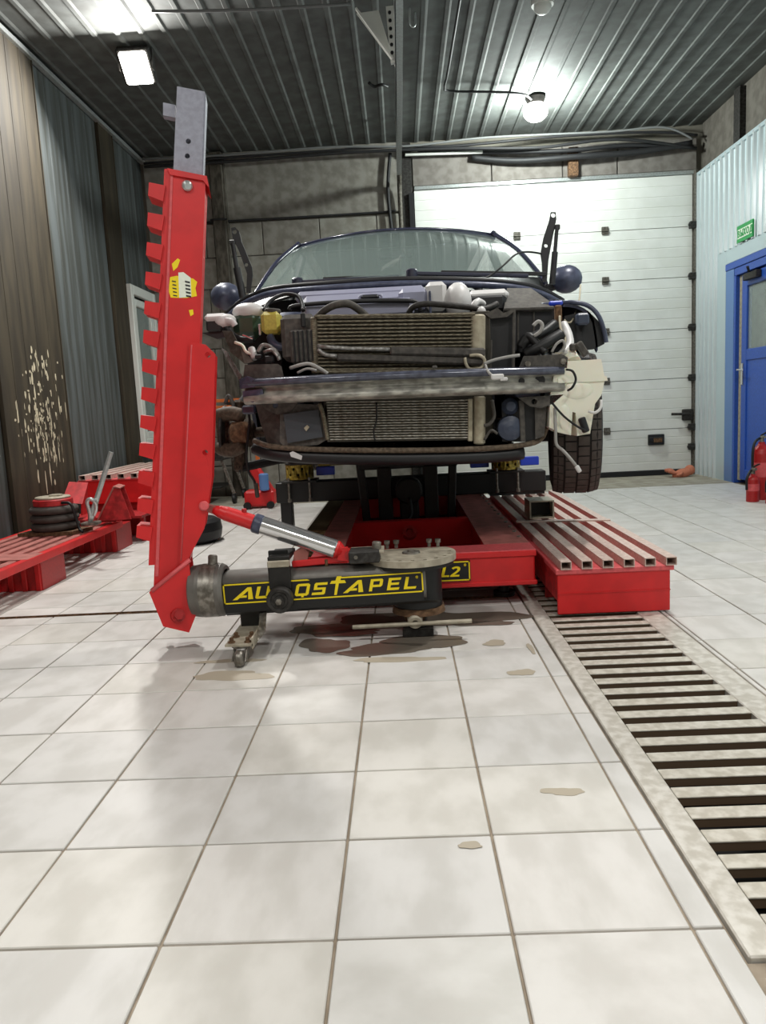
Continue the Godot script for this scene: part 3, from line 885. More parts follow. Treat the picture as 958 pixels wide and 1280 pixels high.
	obj("thumb", mb(gl).tube([gb + V(-0.02, 0.01, 0.05), gb + V(-0.05, 0.0, 0.085), gb + V(-0.09, -0.01, 0.095)], 0.017, 8, 4), M.glove, gl)

# hollow rectangular tube along z, open at both ends
func hollow(m: MB, c: Vector3, w: float, h: float, z0: float, z1: float, t := 0.003) -> MB:
	m.bx(V(c.x - w / 2, c.y - h / 2, z0), V(c.x + w / 2, c.y - h / 2 + t, z1))
	m.bx(V(c.x - w / 2, c.y + h / 2 - t, z0), V(c.x + w / 2, c.y + h / 2, z1))
	m.bx(V(c.x - w / 2, c.y - h / 2 + t, z0), V(c.x - w / 2 + t, c.y + h / 2 - t, z1))
	m.bx(V(c.x + w / 2 - t, c.y - h / 2 + t, z0), V(c.x + w / 2, c.y + h / 2 - t, z1))
	return m

func letter(m: MB, strokes: Array, o: Vector3, sx: float, sy: float, slant: float, right: Vector3, up: Vector3, d: Vector3):
	for s in strokes:
		var pts := []
		for q in s:
			pts.append(o + right * ((q[0] + q[1] * slant) * sx) + up * (q[1] * sy))
		m.plate(pts, d)

func build_bench():
	var t := thing("frame_bench", "low red frame bench under the car with a black and yellow plate", "frame bench", V(0.08, 0, -4.4))
	var T := 0.25
	var z0 := -3.24
	obj("front_beam", mb(t).bx(V(-0.42, 0.10, z0 - 0.10), V(0.550, T - 0.006, z0), 0.006), M.red, t)
	obj("lip", mb(t).bx(V(-0.425, T - 0.03, z0 - 0.1), V(0.556, T - 0.004, z0 + 0.008), 0.004).bx(V(-0.425, 0.095, z0 - 0.1), V(0.558, 0.115, z0 + 0.009), 0.004), M.red, t)
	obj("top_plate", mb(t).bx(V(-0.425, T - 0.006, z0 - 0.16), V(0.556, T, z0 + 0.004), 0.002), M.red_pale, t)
	obj("rail", mb(t).bx(V(0.36, 0.10, -5.7), V(0.55, T - 0.006, z0 - 0.1), 0.006), M.red, t)
	obj("rail", mb(t).bx(V(-0.42, 0.10, -5.7), V(-0.30, T - 0.006, z0 - 0.1), 0.006), M.red, t)
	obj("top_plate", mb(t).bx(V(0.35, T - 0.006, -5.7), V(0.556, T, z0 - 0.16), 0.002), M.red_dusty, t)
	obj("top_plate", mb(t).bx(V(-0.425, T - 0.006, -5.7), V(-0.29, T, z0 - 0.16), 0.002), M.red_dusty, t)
	obj("cross_beam", mb(t).plate([V(-0.30, T, -4.22), V(0.36, T, -4.22), V(0.36, 0.12, -4.12), V(-0.30, 0.12, -4.12)], V(0, -0.02, -0.025)).bx(V(-0.30, 0.10, -4.32), V(0.36, T - 0.004, -4.22), 0.004), M.red, t)
	obj("cross_beam", mb(t).bx(V(-0.30, 0.10, -5.5), V(0.36, T - 0.004, -5.4), 0.004), M.red, t)
	obj("plug", mb(t).lathe(V(0.02, 0.185, -4.165), V(0, 0.02, 0.04), [[0, 0.04], [1, 0.036], [1, 0.02], [0.6, 0.018], [0.6, 0.0]], 16), M.red_deep, t)
	obj("bottom_pan", mb(t).bx(V(-0.31, 0.09, -5.6), V(0.37, 0.10, z0 - 0.1)), M.black_iron, t)
	for z in [-3.45, -5.2]:
		for x in [-0.36, 0.44]:
			obj("foot", mb(t).cyl(V(x, 0.0, z), V(x, 0.02, z), 0.05, -1, 14).cyl(V(x, 0.02, z), V(x, 0.10, z), 0.025), M.black_iron, t)
	# rows of bolt holes along the top plate
	var bo := mb(t)
	for k in 14:
		bo.cyl(V(0.53, T, -3.55 - 0.15 * k), V(0.53, T + 0.006, -3.55 - 0.15 * k), 0.010, -1, 8)
	obj("bolt", bo, M.steel, t)
	# plate with yellow edging and figure on the front beam
	var zf := z0 + 0.009
	var pl := obj("name_plate", mb(t).bx(V(0.06, 0.126, zf - 0.01), V(0.270, 0.214, zf + 0.002)), M.black, t)
	var yb := mb(t)
	yb.bx(V(0.06, 0.128, zf), V(0.268, 0.133, zf + 0.004)).bx(V(0.06, 0.208, zf), V(0.268, 0.213, zf + 0.004)).bx(V(0.263, 0.128, zf), V(0.268, 0.213, zf + 0.004))
	obj("edging", yb, M.yellow, pl)
	text("lettering", "L2", 0.062, 0.003, M.yellow, pl, Transform3D(Basis(V(1.35, 0, 0), V(0.25, 1, 0), V(0, 0, 1)), V(0.185, 0.168, zf + 0.003) - t.position))
	text("lettering", "®", 0.016, 0.003, M.yellow, pl, Transform3D(Basis(V(1, 0, 0), V(0, 1, 0), V(0, 0, 1)), V(0.248, 0.196, zf + 0.003) - t.position))
	# loose plank along the frame
	var pk := obj("plank", mb().bx(V(-0.58, 0.0, -6.2), V(-0.46, 0.20, -4.35), 0.004), M.wood)
	tag(pk, "dirty grey-green timber baulk lying along the red frame", "plank")
	# ---- slatted ramp over the drain
	var r := thing("slatted_ramp", "red drive-on ramp with six pale square tubes standing over the drain grate", "ramp", V(0.84, 0, -4.3))
	obj("end_box", mb(r).bx(V(0.607, 0.004, -3.064), V(1.063, 0.186, -3.05), 0.003).bx(V(0.607, 0.09, -3.052), V(1.063, 0.094, -3.046)), M.red, r)
	obj("side_plate", mb(r).bx(V(0.607, 0.06, -5.5), V(0.617, 0.186, -3.06)), M.red_worn, r)
	obj("side_plate", mb(r).bx(V(1.053, 0.06, -5.5), V(1.063, 0.186, -3.06)), M.red_worn, r)
	for z in [-3.35, -4.2, -5.49]:
		obj("leg_box", mb(r).bx(V(0.612, 0.0, z - 0.01), V(1.058, 0.186, z), 0.002), M.red_worn, r)
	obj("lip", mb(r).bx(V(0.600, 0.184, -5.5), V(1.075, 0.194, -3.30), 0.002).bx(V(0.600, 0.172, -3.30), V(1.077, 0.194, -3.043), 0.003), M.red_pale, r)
	for k in 6:
		var x := 0.641 + k * 0.0845
		var tb := hollow(mb(r), V(x, 0.211, 0), 0.043, 0.034, -5.5, -3.035)
		obj("square_tube", tb, M.rail_top, r)
		var pl2 := mb(r).bx(V(x - 0.02, 0.196, -3.20), V(x + 0.02, 0.226, -3.18))
		obj("tube_plug", pl2, M.black, r)
	obj("strap", mb(r).bar(V(0.600, 0.231, -4.10), V(1.085, 0.231, -4.02), 0.008, 0.045, 0.001, V(0, 0, 1)), M.rail_top, r)
	r.position.y += 0.004
	var bl := thing("steel_block", "short hollow beige steel block resting on the slatted ramp", "block", V(0.76, 0.228, -4.25))
	obj("shell", hollow(mb(bl), V(0.755, 0.279, 0), 0.135, 0.10, -4.36, -4.18, 0.008), M.steel_worn, bl)
	bl.position.y += 0.004
	obj("inner_wall", mb(bl).bx(V(0.692, 0.238, -4.28), V(0.818, 0.328, -4.27)), M.black_iron, bl)

func build_tower():
	# ---- red pulling tower, leaning a little
	var t := thing("pulling_tower", "tall red toothed pulling tower leaning before the car", "pulling tower", Vector3(-0.923, 0.157, -2.860))
	var zf := -2.80
	var dz := V(0, 0, -0.13)
	obj("column", mb(t).plate([Vector3(-0.768, 1.751, -2.800), Vector3(-0.650, 1.734, -2.800), Vector3(-0.792, 0.536, -2.800), Vector3(-0.820, 0.348, -2.800), Vector3(-0.965, 0.231, -2.800)], dz), M.red, t)
	obj("rack_strip", mb(t).plate([Vector3(-0.792, 1.767, -2.810), Vector3(-0.764, 1.762, -2.810), Vector3(-0.943, 0.340, -2.810), Vector3(-0.974, 0.341, -2.810)], V(0, 0, -0.10)), M.red, t)
	obj("edge_strip", mb(t).plate([Vector3(-0.770, 1.748, -2.797), Vector3(-0.762, 1.748, -2.797), Vector3(-0.940, 0.299, -2.797), Vector3(-0.952, 0.299, -2.797)], V(0, 0, -0.02)), M.red_pale, t)
	var tw := [Vector3(-0.848, 1.718, -2.800), Vector3(-0.792, 1.707, -2.800), Vector3(-0.805, 1.654, -2.800), Vector3(-0.855, 1.673, -2.800)]
	var down: Vector3 = (Vector3(-1.001, 0.497, -2.800) - Vector3(-0.848, 1.718, -2.800)) / 12.0
	for k in 13:
		var q := []
		for p in tw:
			q.append(p + down * k)
		obj("tooth", mb(t).plate(q, V(0, 0, -0.11)), M.red, t)
	for z in [-2.795, -2.945]:
		obj("gusset_plate", mb(t).holed([Vector3(-0.751, 1.158, -2.800) + V(0, 0, z + 2.8), Vector3(-0.696, 1.146, -2.800) + V(0, 0, z + 2.8), Vector3(-0.664, 1.111, -2.800) + V(0, 0, z + 2.8), Vector3(-0.713, 0.652, -2.800) + V(0, 0, z + 2.8), Vector3(-0.756, 0.468, -2.800) + V(0, 0, z + 2.8), Vector3(-0.833, 0.343, -2.800) + V(0, 0, z + 2.8), Vector3(-0.857, 0.344, -2.800) + V(0, 0, z + 2.8)], V(0, 0, 0.016), [[Vector3(-0.691, 1.109, -2.800), 0.010], [Vector3(-0.729, 0.754, -2.800), 0.010], [Vector3(-0.758, 0.552, -2.800), 0.009]]), M.red, t)
		obj("foot_plate", mb(t).plate([Vector3(-0.976, 0.244, -2.800) + V(0, 0, z + 2.8), Vector3(-0.823, 0.355, -2.800) + V(0, 0, z + 2.8), Vector3(-0.814, 0.137, -2.800) + V(0, 0, z + 2.8), Vector3(-0.844, 0.075, -2.800) + V(0, 0, z + 2.8), Vector3(-0.937, 0.108, -2.800) + V(0, 0, z + 2.8)], V(0, 0, 0.018)), M.red, t)
	obj("weld_bead", mb(t).tube([Vector3(-0.966, 0.249, -2.778), Vector3(-0.817, 0.356, -2.778)], 0.009, 8, 1), M.red_pale, t)
	obj("weld_bead", mb(t).tube([Vector3(-0.746, 1.147, -2.779), Vector3(-0.798, 0.747, -2.779), Vector3(-0.850, 0.354, -2.779)], 0.003, 6, 1), M.red_pale, t)
	obj("pivot_bolt", mb(t).cyl(Vector3(-0.881, 0.145, -2.780), Vector3(-0.876, 0.149, -2.765), 0.028, 0.026, 20).cyl(Vector3(-0.876, 0.149, -2.765), Vector3(-0.872, 0.153, -2.752), 0.018, -1, 6).cyl(Vector3(-0.938, 0.097, -2.960), Vector3(-0.881, 0.145, -2.780), 0.014), M.red_deep, t)
	obj("pin", mb(t).cyl(Vector3(-0.800, 0.534, -2.955), Vector3(-0.750, 0.556, -2.772), 0.012).rcyl(Vector3(-0.752, 0.555, -2.778), Vector3(-0.747, 0.557, -2.762), 0.019, 0.004, 14), M.red_pale, t)
	obj("collar", mb(t).plate([Vector3(-0.781, 1.763, -2.790), Vector3(-0.645, 1.736, -2.790), Vector3(-0.640, 1.696, -2.790), Vector3(-0.660, 1.721, -2.790), Vector3(-0.772, 1.741, -2.790)], V(0, 0, -0.15)), M.red, t)
	obj("locking_bolt", mb(t).rcyl(Vector3(-0.721, 1.709, -2.810), Vector3(-0.713, 1.700, -2.782), 0.018, 0.006, 16), M.galv_bright, t)
	obj("extension", mb(t).holed([Vector3(-0.725, 2.047, -2.820), Vector3(-0.631, 2.031, -2.820), Vector3(-0.669, 1.703, -2.820), Vector3(-0.769, 1.709, -2.820)], V(0, 0, -0.10), [[Vector3(-0.701, 1.863, -2.820), 0.009], [Vector3(-0.709, 1.813, -2.820), 0.009]]), M.gray_paint, t)
	obj("extension_edge", mb(t).plate([Vector3(-0.632, 2.033, -2.825), Vector3(-0.627, 2.022, -2.825), Vector3(-0.665, 1.704, -2.825), Vector3(-0.671, 1.705, -2.825)], V(0, 0, -0.09)), M.gray_paint, t)
	obj("tab", mb(t).plate([Vector3(-0.780, 2.004, -2.850), Vector3(-0.738, 1.996, -2.850), Vector3(-0.742, 1.953, -2.850), Vector3(-0.784, 1.961, -2.850)], V(0, 0, -0.04)), M.gray_paint, t)
	# torn yellow sticker
	var stz := V(0, 0, 0.0012)
	var st := obj("sticker", mb(t).plate([Vector3(-0.803, 1.391, -2.800), Vector3(-0.780, 1.395, -2.800), Vector3(-0.723, 1.384, -2.800), Vector3(-0.709, 1.372, -2.800), Vector3(-0.717, 1.350, -2.800), Vector3(-0.714, 1.322, -2.800), Vector3(-0.752, 1.316, -2.800), Vector3(-0.807, 1.319, -2.800), Vector3(-0.813, 1.344, -2.800)], stz), M.yellow, t)
	obj("scrap", mb(t).plate([Vector3(-0.793, 1.437, -2.800), Vector3(-0.771, 1.456, -2.800), Vector3(-0.763, 1.450, -2.800), Vector3(-0.774, 1.425, -2.800), Vector3(-0.790, 1.412, -2.800)], stz), M.yellow, st)
	obj("scrap", mb(t).plate([Vector3(-0.747, 1.273, -2.800), Vector3(-0.732, 1.275, -2.800), Vector3(-0.731, 1.258, -2.800), Vector3(-0.743, 1.251, -2.800)], stz), M.yellow, st)
	obj("print_area", mb(t).plate([Vector3(-0.773, 1.406, -2.799), Vector3(-0.755, 1.407, -2.799), Vector3(-0.731, 1.387, -2.799), Vector3(-0.734, 1.320, -2.799), Vector3(-0.777, 1.317, -2.799)], stz), M.sign_white, st)
	for k in 5:
		var pr := mb(t)
		pr.plate([Vector3(-0.752, 1.377, -2.798) + V(0, -0.0125 * k, 0), Vector3(-0.735, 1.373, -2.798) + V(0, -0.0125 * k, 0), Vector3(-0.735, 1.367, -2.798) + V(0, -0.0125 * k, 0), Vector3(-0.752, 1.371, -2.798) + V(0, -0.0125 * k, 0)], stz)
		obj("print", pr, M.black_soft, st)
		pr = mb(t)
		pr.plate([Vector3(-0.798, 1.379, -2.799) + V(0.002 * (k % 2), -0.0125 * k, 0), Vector3(-0.784, 1.376, -2.799) + V(0, -0.0125 * k, 0), Vector3(-0.784, 1.372, -2.799) + V(0, -0.0125 * k, 0), Vector3(-0.798, 1.375, -2.799) + V(0, -0.0125 * k, 0)], stz)
		obj("print", pr, M.black_soft, st)
	t.rotation.y = 0.19
	t.position.x -= 0.014
	# ---- swing arm
	var a := thing("swing_arm", "black swing arm with yellow lettering between tower and red frame", "swing arm", V(-0.4, 0.0, -2.86))
	var c0 := Vector3(-0.770, 0.220, -2.860)
	var axis: Vector3 = (Vector3(0.091, 0.232, -2.860) - c0).normalized()
	var upv := V(0, 0, 1).cross(axis).normalized()
	var bs := Basis(axis, upv, V(0, 0, 1))
	obj("end_ring", mb(a).lathe(Vector3(-0.836, 0.220, -2.860), axis * 0.135, [[0, 0.0], [0, 0.085], [0.05, 0.098], [0.25, 0.102], [0.9, 0.102], [1.0, 0.094], [1.0, 0.080], [0.8, 0.075], [0.8, 0.0]], 32), M.arm_gray, a)
	obj("ring_paint", mb(a).lathe(Vector3(-0.789, 0.221, -2.860), axis * 0.06, [[0, 0.1021], [0, 0.1035], [1, 0.1035], [1, 0.1021]], 32), M.steel, a)
	obj("knob", mb(a).rcyl(Vector3(-0.751, 0.301, -2.860), Vector3(-0.746, 0.358, -2.860), 0.018, 0.004, 16), M.steel, a)
	var tube_c: Vector3 = (Vector3(-0.701, 0.220, -2.860) + Vector3(0.066, 0.230, -2.860)) * 0.5
	var tl: float = Vector3(-0.701, 0.220, -2.860).distance_to(Vector3(0.066, 0.230, -2.860))
	var sec := []
	for k in 24:
		var th := TAU * k / 24.0
		var q := Vector2(cos(th), sin(th))
		sec.append(Vector2(signf(q.x) * pow(absf(q.x), 0.55), signf(q.y) * pow(absf(q.y), 0.55)) * 0.072)
	var tubem := mb(a)
	tubem.smooth(3)
	for k in 24:
		var p0: Vector2 = sec[k]
		var p1: Vector2 = sec[(k + 1) % 24]
		var u0: Vector3 = tube_c - axis * tl * 0.5
		var u1: Vector3 = tube_c + axis * tl * 0.5
		var f := func(u: Vector3, p: Vector2) -> Vector3: return u + upv * p.y + V(0, 0, 1) * p.x
		tubem.quad(f.call(u0, p0), f.call(u1, p0), f.call(u1, p1), f.call(u0, p1))
		tubem.tri(u0, f.call(u0, p0), f.call(u0, p1))
		tubem.tri(u1, f.call(u1, p1), f.call(u1, p0))
	obj("tube", tubem, M.arm_gray, a)
	# the painted name panel on the front of the tube
	var lr := axis
	var lo: Vector3 = Vector3(-0.697, 0.176, -2.787)
	var hi0: Vector3 = Vector3(-0.691, 0.259, -2.787)
	var lw: float = Vector3(0.056, 0.192, -2.787).distance_to(lo)
	var lax: Vector3 = (Vector3(0.056, 0.192, -2.787) - lo).normalized()
	var lup := V(0, 0, 1).cross(lax).normalized()
	var lh := 0.082
	var nm := obj("name_panel", mb(a).plate([lo - lup * 0.03, lo - lup * 0.03 + lax * lw, lo + lax * lw + lup * lh, lo + lup * lh], V(0, 0, 0.002)), M.black, a)
	obj("lower_paint", mb(a).plate([lo - lup * 0.03, lo - lup * 0.03 + lax * (lw + 0.06), lo - lup * 0.045 + lax * (lw + 0.06) + V(0, 0, -0.02), lo - lup * 0.045 + V(0, 0, -0.02)], V(0, 0, 0.001)), M.black, a)
	var ye := mb(a)
	var fz := V(0, 0, 0.0025)
	var b0 := lo + lup * 0.004
	ye.plate([b0, b0 + lax * lw, b0 + lax * lw + lup * 0.005, b0 + lup * 0.005], V(0, 0, 0.003))
	ye.plate([b0 + lup * 0.072, b0 + lax * 0.19 + lup * 0.072, b0 + lax * 0.19 + lup * 0.077, b0 + lup * 0.077], V(0, 0, 0.003))
	ye.plate([b0 + lax * 0.26 + lup * 0.072, b0 + lax * 0.33 + lup * 0.072, b0 + lax * 0.32 + lup * 0.077, b0 + lax * 0.25 + lup * 0.077], V(0, 0, 0.003))
	ye.plate([b0 + lax * 0.45 + lup * 0.072, b0 + lax * lw + lup * 0.072, b0 + lax * lw + lup * 0.077, b0 + lax * 0.44 + lup * 0.077], V(0, 0, 0.003))
	ye.plate([b0, b0 + lax * 0.005, b0 + lax * 0.005 + lup * 0.077, b0 + lup * 0.077], V(0, 0, 0.003))
	ye.plate([b0 + lax * (lw - 0.005), b0 + lax * lw, b0 + lax * lw + lup * 0.077, b0 + lax * (lw - 0.005) + lup * 0.077], V(0, 0, 0.003))
	obj("edging", ye, M.yellow, nm)
	# A U T O S T A P E L, slanted strokes
	var s := {
		"A": [[[0, 0], [0.22, 0], [0.60, 0.72], [0.72, 0], [0.95, 0], [0.70, 1], [0.52, 1]], [[0.30, 0.16], [0.62, 0.16], [0.60, 0.34], [0.42, 0.34]]],
		"U": [[[0.05, 0.1], [0.24, 0.18], [0.28, 1], [0.05, 1]], [[0.05, 0.1], [0.15, 0], [0.80, 0], [0.9, 0.1], [0.72, 0.2], [0.24, 0.2]], [[0.70, 0.1], [0.9, 0.1], [0.92, 1], [0.70, 1]]],
		"O": [[[0.05, 0.12], [0.25, 0.2], [0.25, 0.8], [0.05, 0.88]], [[0.75, 0.2], [0.95, 0.12], [0.95, 0.88], [0.75, 0.8]], [[0.05, 0.12], [0.16, 0], [0.84, 0], [0.95, 0.12], [0.75, 0.2], [0.25, 0.2]], [[0.05, 0.88], [0.25, 0.8], [0.75, 0.8], [0.95, 0.88], [0.84, 1], [0.16, 1]], [[0.5, -0.12], [0.66, -0.12], [0.66, 0.0], [0.5, 0.0]]],
		"S": [[[0.0, 0], [0.85, 0], [0.92, 0.1], [0.92, 0.2], [0.0, 0.2]], [[0.70, 0.2], [0.92, 0.2], [0.92, 0.58], [0.70, 0.42]], [[0.08, 0.42], [0.70, 0.42], [0.92, 0.58], [0.3, 0.6]], [[0.08, 0.42], [0.3, 0.6], [0.3, 0.8], [0.08, 0.8]], [[0.08, 0.8], [0.98, 0.8], [0.98, 1], [0.16, 1], [0.08, 0.9]]],
		"T": [[[0.34, -0.1], [0.56, -0.1], [0.60, 0.84], [0.34, 0.84]], [[-0.15, 0.84], [1.2, 0.84], [1.05, 1.08], [-0.05, 1.08]], [[0.28, 1.08], [0.70, 1.08], [0.74, 1.42], [0.36, 1.42]]],
		"P": [[[0.05, 0], [0.28, 0], [0.28, 1], [0.05, 1]], [[0.28, 0.82], [0.84, 0.82], [0.96, 0.88], [0.86, 1], [0.28, 1]], [[0.74, 0.52], [0.96, 0.46], [0.96, 0.88], [0.74, 0.82]], [[0.28, 0.34], [0.86, 0.34], [0.96, 0.46], [0.74, 0.52], [0.28, 0.52]]],
		"E": [[[0.05, 0], [0.28, 0], [0.28, 1], [0.05, 1]], [[0.28, 0], [0.9, 0], [0.94, 0.19], [0.28, 0.19]], [[0.28, 0.42], [0.84, 0.42], [0.86, 0.6], [0.28, 0.6]], [[0.28, 0.81], [0.92, 0.81], [0.96, 1], [0.28, 1]]],
		"L": [[[0.05, 0], [0.28, 0], [0.28, 1], [0.05, 1]], [[0.28, 0], [0.9, 0], [0.94, 0.19], [0.28, 0.19]]]}
	var word := ["A", "U", "T", "O", "S", "T", "A", "P", "E", "L"]
	var places := [0.032, 0.112, 0.185, 0.258, 0.324, 0.393, 0.440, 0.532, 0.598, 0.660]
	var wide := [0.082, 0.060, 0.045, 0.058, 0.054, 0.045, 0.080, 0.052, 0.052, 0.052]
	for k in 10:
		var lm := mb(a)
		letter(lm, s[word[k]], lo + lax * (places[k] * lw / 0.735) + lup * 0.019, wide[k], 0.046, 0.22, lax, lup, V(0, 0, 0.0035))
		obj("letter", lm, M.yellow, nm)
	text("registered_mark", "®", 0.014, 0.003, M.yellow, nm, Transform3D(Basis.IDENTITY, lo + lax * (lw - 0.022) + lup * 0.062 + V(0, 0, 0.0035) - a.position))
	# clamp with its roller
	var cc := Vector3(-0.480, 0.292, -2.790)
	obj("clamp", mb(a).box(cc + V(0, -0.01, 0.005), V(0.082, 0.10, 0.03), 0.004, bs).box(cc + V(0, 0.055, -0.07), V(0.082, 0.02, 0.17), 0.003, bs), M.black_iron, a)
	obj("clamp_plate", mb(a).box(cc + V(-0.008, 0.052, -0.04), V(0.075, 0.055, 0.012), 0.003, bs), M.black, a)
	obj("clamp_cap", mb(a).box(cc + V(0, 0.038, 0.012), V(0.082, 0.025, 0.03), 0.003, bs), M.steel_worn, a)
	var rc := Vector3(-0.480, 0.198, -2.770)
	obj("roller", mb(a).lathe(rc + V(0, 0, -0.01), V(0, 0, 0.055), [[0, 0.0], [0, 0.044], [0.1, 0.049], [0.75, 0.049], [0.85, 0.044], [0.85, 0.034], [0.78, 0.030], [0.78, 0.020], [1.0, 0.018], [1.0, 0.0]], 28), M.steel_dark, a)
	obj("axle", mb(a).cyl(rc, rc + V(0, 0, 0.056), 0.012, -1, 6), M.steel, a)
	obj("clamp_bolt", mb(a).cyl(cc + V(0, 0.05, -0.032), cc + V(0, 0.05, -0.018), 0.011, -1, 6), M.steel, a)
	# castor support below
	obj("post", mb(a).bx(Vector3(-0.652, 0.137, -2.830), Vector3(-0.580, 0.054, -2.830) + V(0, 0, -0.09), 0.004), M.black_iron, a)
	obj("post_brace", mb(a).plate([Vector3(-0.573, 0.149, -2.830), Vector3(-0.551, 0.155, -2.830), Vector3(-0.535, 0.098, -2.680), Vector3(-0.548, 0.087, -2.620)], V(0.006, 0, 0.0)), M.steel, a)
	var py := 0.072
	obj("castor_plate", mb(a).plate([V(-0.662, py, -2.60), V(-0.562, py, -2.60), V(-0.567, py, -2.90), V(-0.66, py, -2.90)], V(0, 0.008, 0)).bx(V(-0.566, py - 0.01, -2.86), V(-0.561, py + 0.03, -2.60)), M.steel_worn, a)
	for q in [V(-0.642, py, -2.625), V(-0.584, py, -2.625), V(-0.640, py, -2.69), V(-0.582, py, -2.69)]:
		obj("bolt", mb(a).cyl(q + V(0, 0.008, 0), q + V(0, 0.012, 0), 0.013, -1, 12).cyl(q + V(0, 0.012, 0), q + V(0, 0.026, 0), 0.008, -1, 6), M.rust, a)
	var cw := V(-0.612, 0.030, -2.595)
	obj("castor_fork", mb(a).cyl(V(-0.612, py - 0.012, -2.645), V(-0.612, py, -2.645), 0.036).plate([V(-0.637, py - 0.012, -2.675), V(-0.637, py - 0.012, -2.62), V(-0.637, 0.025, -2.575), V(-0.637, 0.022, -2.60)], V(0.004, 0, 0)).plate([V(-0.589, py - 0.012, -2.675), V(-0.589, py - 0.012, -2.61), V(-0.589, 0.025, -2.575), V(-0.589, 0.022, -2.60)], V(0.004, 0, 0)), M.steel, a)
	obj("castor_wheel", mb(a).lathe(cw + V(-0.017, 0, 0), V(0.034, 0, 0), [[0, 0.0], [0, 0.018], [0.1, 0.026], [0.3, 0.030], [0.7, 0.030], [0.9, 0.026], [1, 0.018], [1, 0.0]], 22), M.steel, a)
	# turntable
	var tc := Vector3(0.016, 0.320, -2.920)
	var circ := []
	for k in 33:
		var th := lerpf(-PI * 0.195, PI * 1.195, k / 32.0)
		circ.append(tc + V(cos(th) * 0.174, 0, sin(th) * 0.174))
	var holes := []
	for k in 9:
		var th := lerpf(-0.05, PI * 0.80, k / 8.0)
		holes.append([tc + V(cos(th) * 0.150, 0, sin(th) * 0.150), 0.0085])
	obj("turntable", mb(a).holed(circ, V(0, -0.024, 0), holes, 10), M.steel_worn, a)
	obj("hub_cap", mb(a).cyl(tc, tc + V(0, 0.006, 0), 0.036, 0.034, 22).cyl(tc + V(0, 0.006, 0), tc + V(0, 0.012, 0), 0.014, -1, 14), M.steel, a)
	for q in [[-0.095, -0.115], [-0.058, -0.118], [0.075, -0.112], [0.110, -0.105]]:
		obj("bolt", mb(a).cyl(tc + V(q[0], 0, q[1]), tc + V(q[0], 0.022, q[1]), 0.007, -1, 8).cyl(tc + V(q[0], 0.018, q[1]), tc + V(q[0], 0.032, q[1]), 0.013, -1, 6), M.steel, a)
	obj("lower_plate", mb(a).cyl(tc + V(0, -0.04, 0), tc + V(0, -0.026, 0), 0.165, -1, 32), M.black_iron, a)
	obj("hub", mb(a).cyl(V(tc.x + 0.02, 0.11, tc.z), tc + V(0.02, -0.04, 0), 0.095, -1, 26), M.black, a)
	obj("hub_flange", mb(a).cyl(V(tc.x + 0.02, 0.09, tc.z), V(tc.x + 0.02, 0.115, tc.z), 0.105, 0.10, 26), M.rust, a)
	obj("mount_arm", mb(a).bx(V(tc.x - 0.09, 0.13, -3.24), V(tc.x + 0.11, 0.24, tc.z - 0.05), 0.006), M.black_iron, a)
	obj("clevis_block", mb(a).box(Vector3(-0.160, 0.339, -2.820), V(0.115, 0.045, 0.10), 0.004, bs), M.steel_dark, a)
	obj("clevis_top", mb(a).box(Vector3(-0.151, 0.353, -2.840), V(0.13, 0.010, 0.11), 0.002, bs), M.steel_worn, a)
	obj("clevis_pin", mb(a).rcyl(Vector3(-0.115, 0.347, -2.830), Vector3(-0.112, 0.387, -2.830), 0.017, 0.003, 18), M.steel, a)
	obj("clevis_bolt", mb(a).cyl(Vector3(-0.191, 0.339, -2.780), Vector3(-0.190, 0.342, -2.765), 0.008, -1, 6), M.steel, a)
	obj("link_bar", mb(a).bar(Vector3(-0.442, 0.310, -2.870), Vector3(-0.225, 0.322, -2.870), 0.05, 0.026, 0.004), M.red, a)
	obj("link_ear", mb(a).plate([Vector3(-0.439, 0.314, -2.850), Vector3(-0.430, 0.357, -2.850), Vector3(-0.398, 0.375, -2.850), Vector3(-0.375, 0.355, -2.850), Vector3(-0.384, 0.312, -2.850)], V(0, 0, -0.03)), M.red_dusty, a)
	obj("link_ear", mb(a).plate([Vector3(-0.265, 0.323, -2.830), Vector3(-0.256, 0.366, -2.830), Vector3(-0.225, 0.370, -2.830), Vector3(-0.209, 0.345, -2.830), Vector3(-0.223, 0.315, -2.830)], V(0, 0, -0.02)), M.red, a)
	obj("link_strap", mb(a).box(Vector3(-0.309, 0.310, -2.870), V(0.012, 0.03, 0.054), 0.002, bs), M.rust, a)
	# clamping screw with tommy bar below the turntable
	var nc := Vector3(0.019, 0.070, -2.840)
	obj("screw_block", mb(a).bx(V(nc.x - 0.035, 0.004, nc.z - 0.10), V(nc.x + 0.045, 0.095, nc.z - 0.03), 0.004), M.black_iron, a)
	obj("screw_flange", mb(a).cyl(nc + V(0, 0.018, -0.035), nc + V(0, 0.018, -0.025), 0.042, -1, 24), M.rust, a)
	obj("screw_nut", mb(a).lathe(nc + V(0, 0.012, -0.03), V(0, -0.014, 0.055), [[0, 0.0], [0, 0.031], [0.2, 0.031], [0.9, 0.028], [1, 0.024], [1, 0.012], [0.6, 0.012], [0.6, 0.0]], 20), M.steel_worn, a)
	obj("tommy_bar", mb(a).cyl(Vector3(-0.221, 0.061, -2.820), Vector3(0.234, 0.066, -2.820), 0.0085, -1, 10), M.steel_worn, a)
	obj("foot_block", mb(a).bx(V(nc.x - 0.05, 0.002, nc.z - 0.12), V(nc.x + 0.07, 0.035, nc.z - 0.01), 0.003), M.steel_dark, a)
	# ---- hydraulic ram
	var h := thing("hydraulic_ram", "slanting hydraulic ram with chrome sleeve and red ends", "hydraulic ram", Vector3(-0.484, 0.425, -2.870))
	var p0 := Vector3(-0.758, 0.543, -2.870)
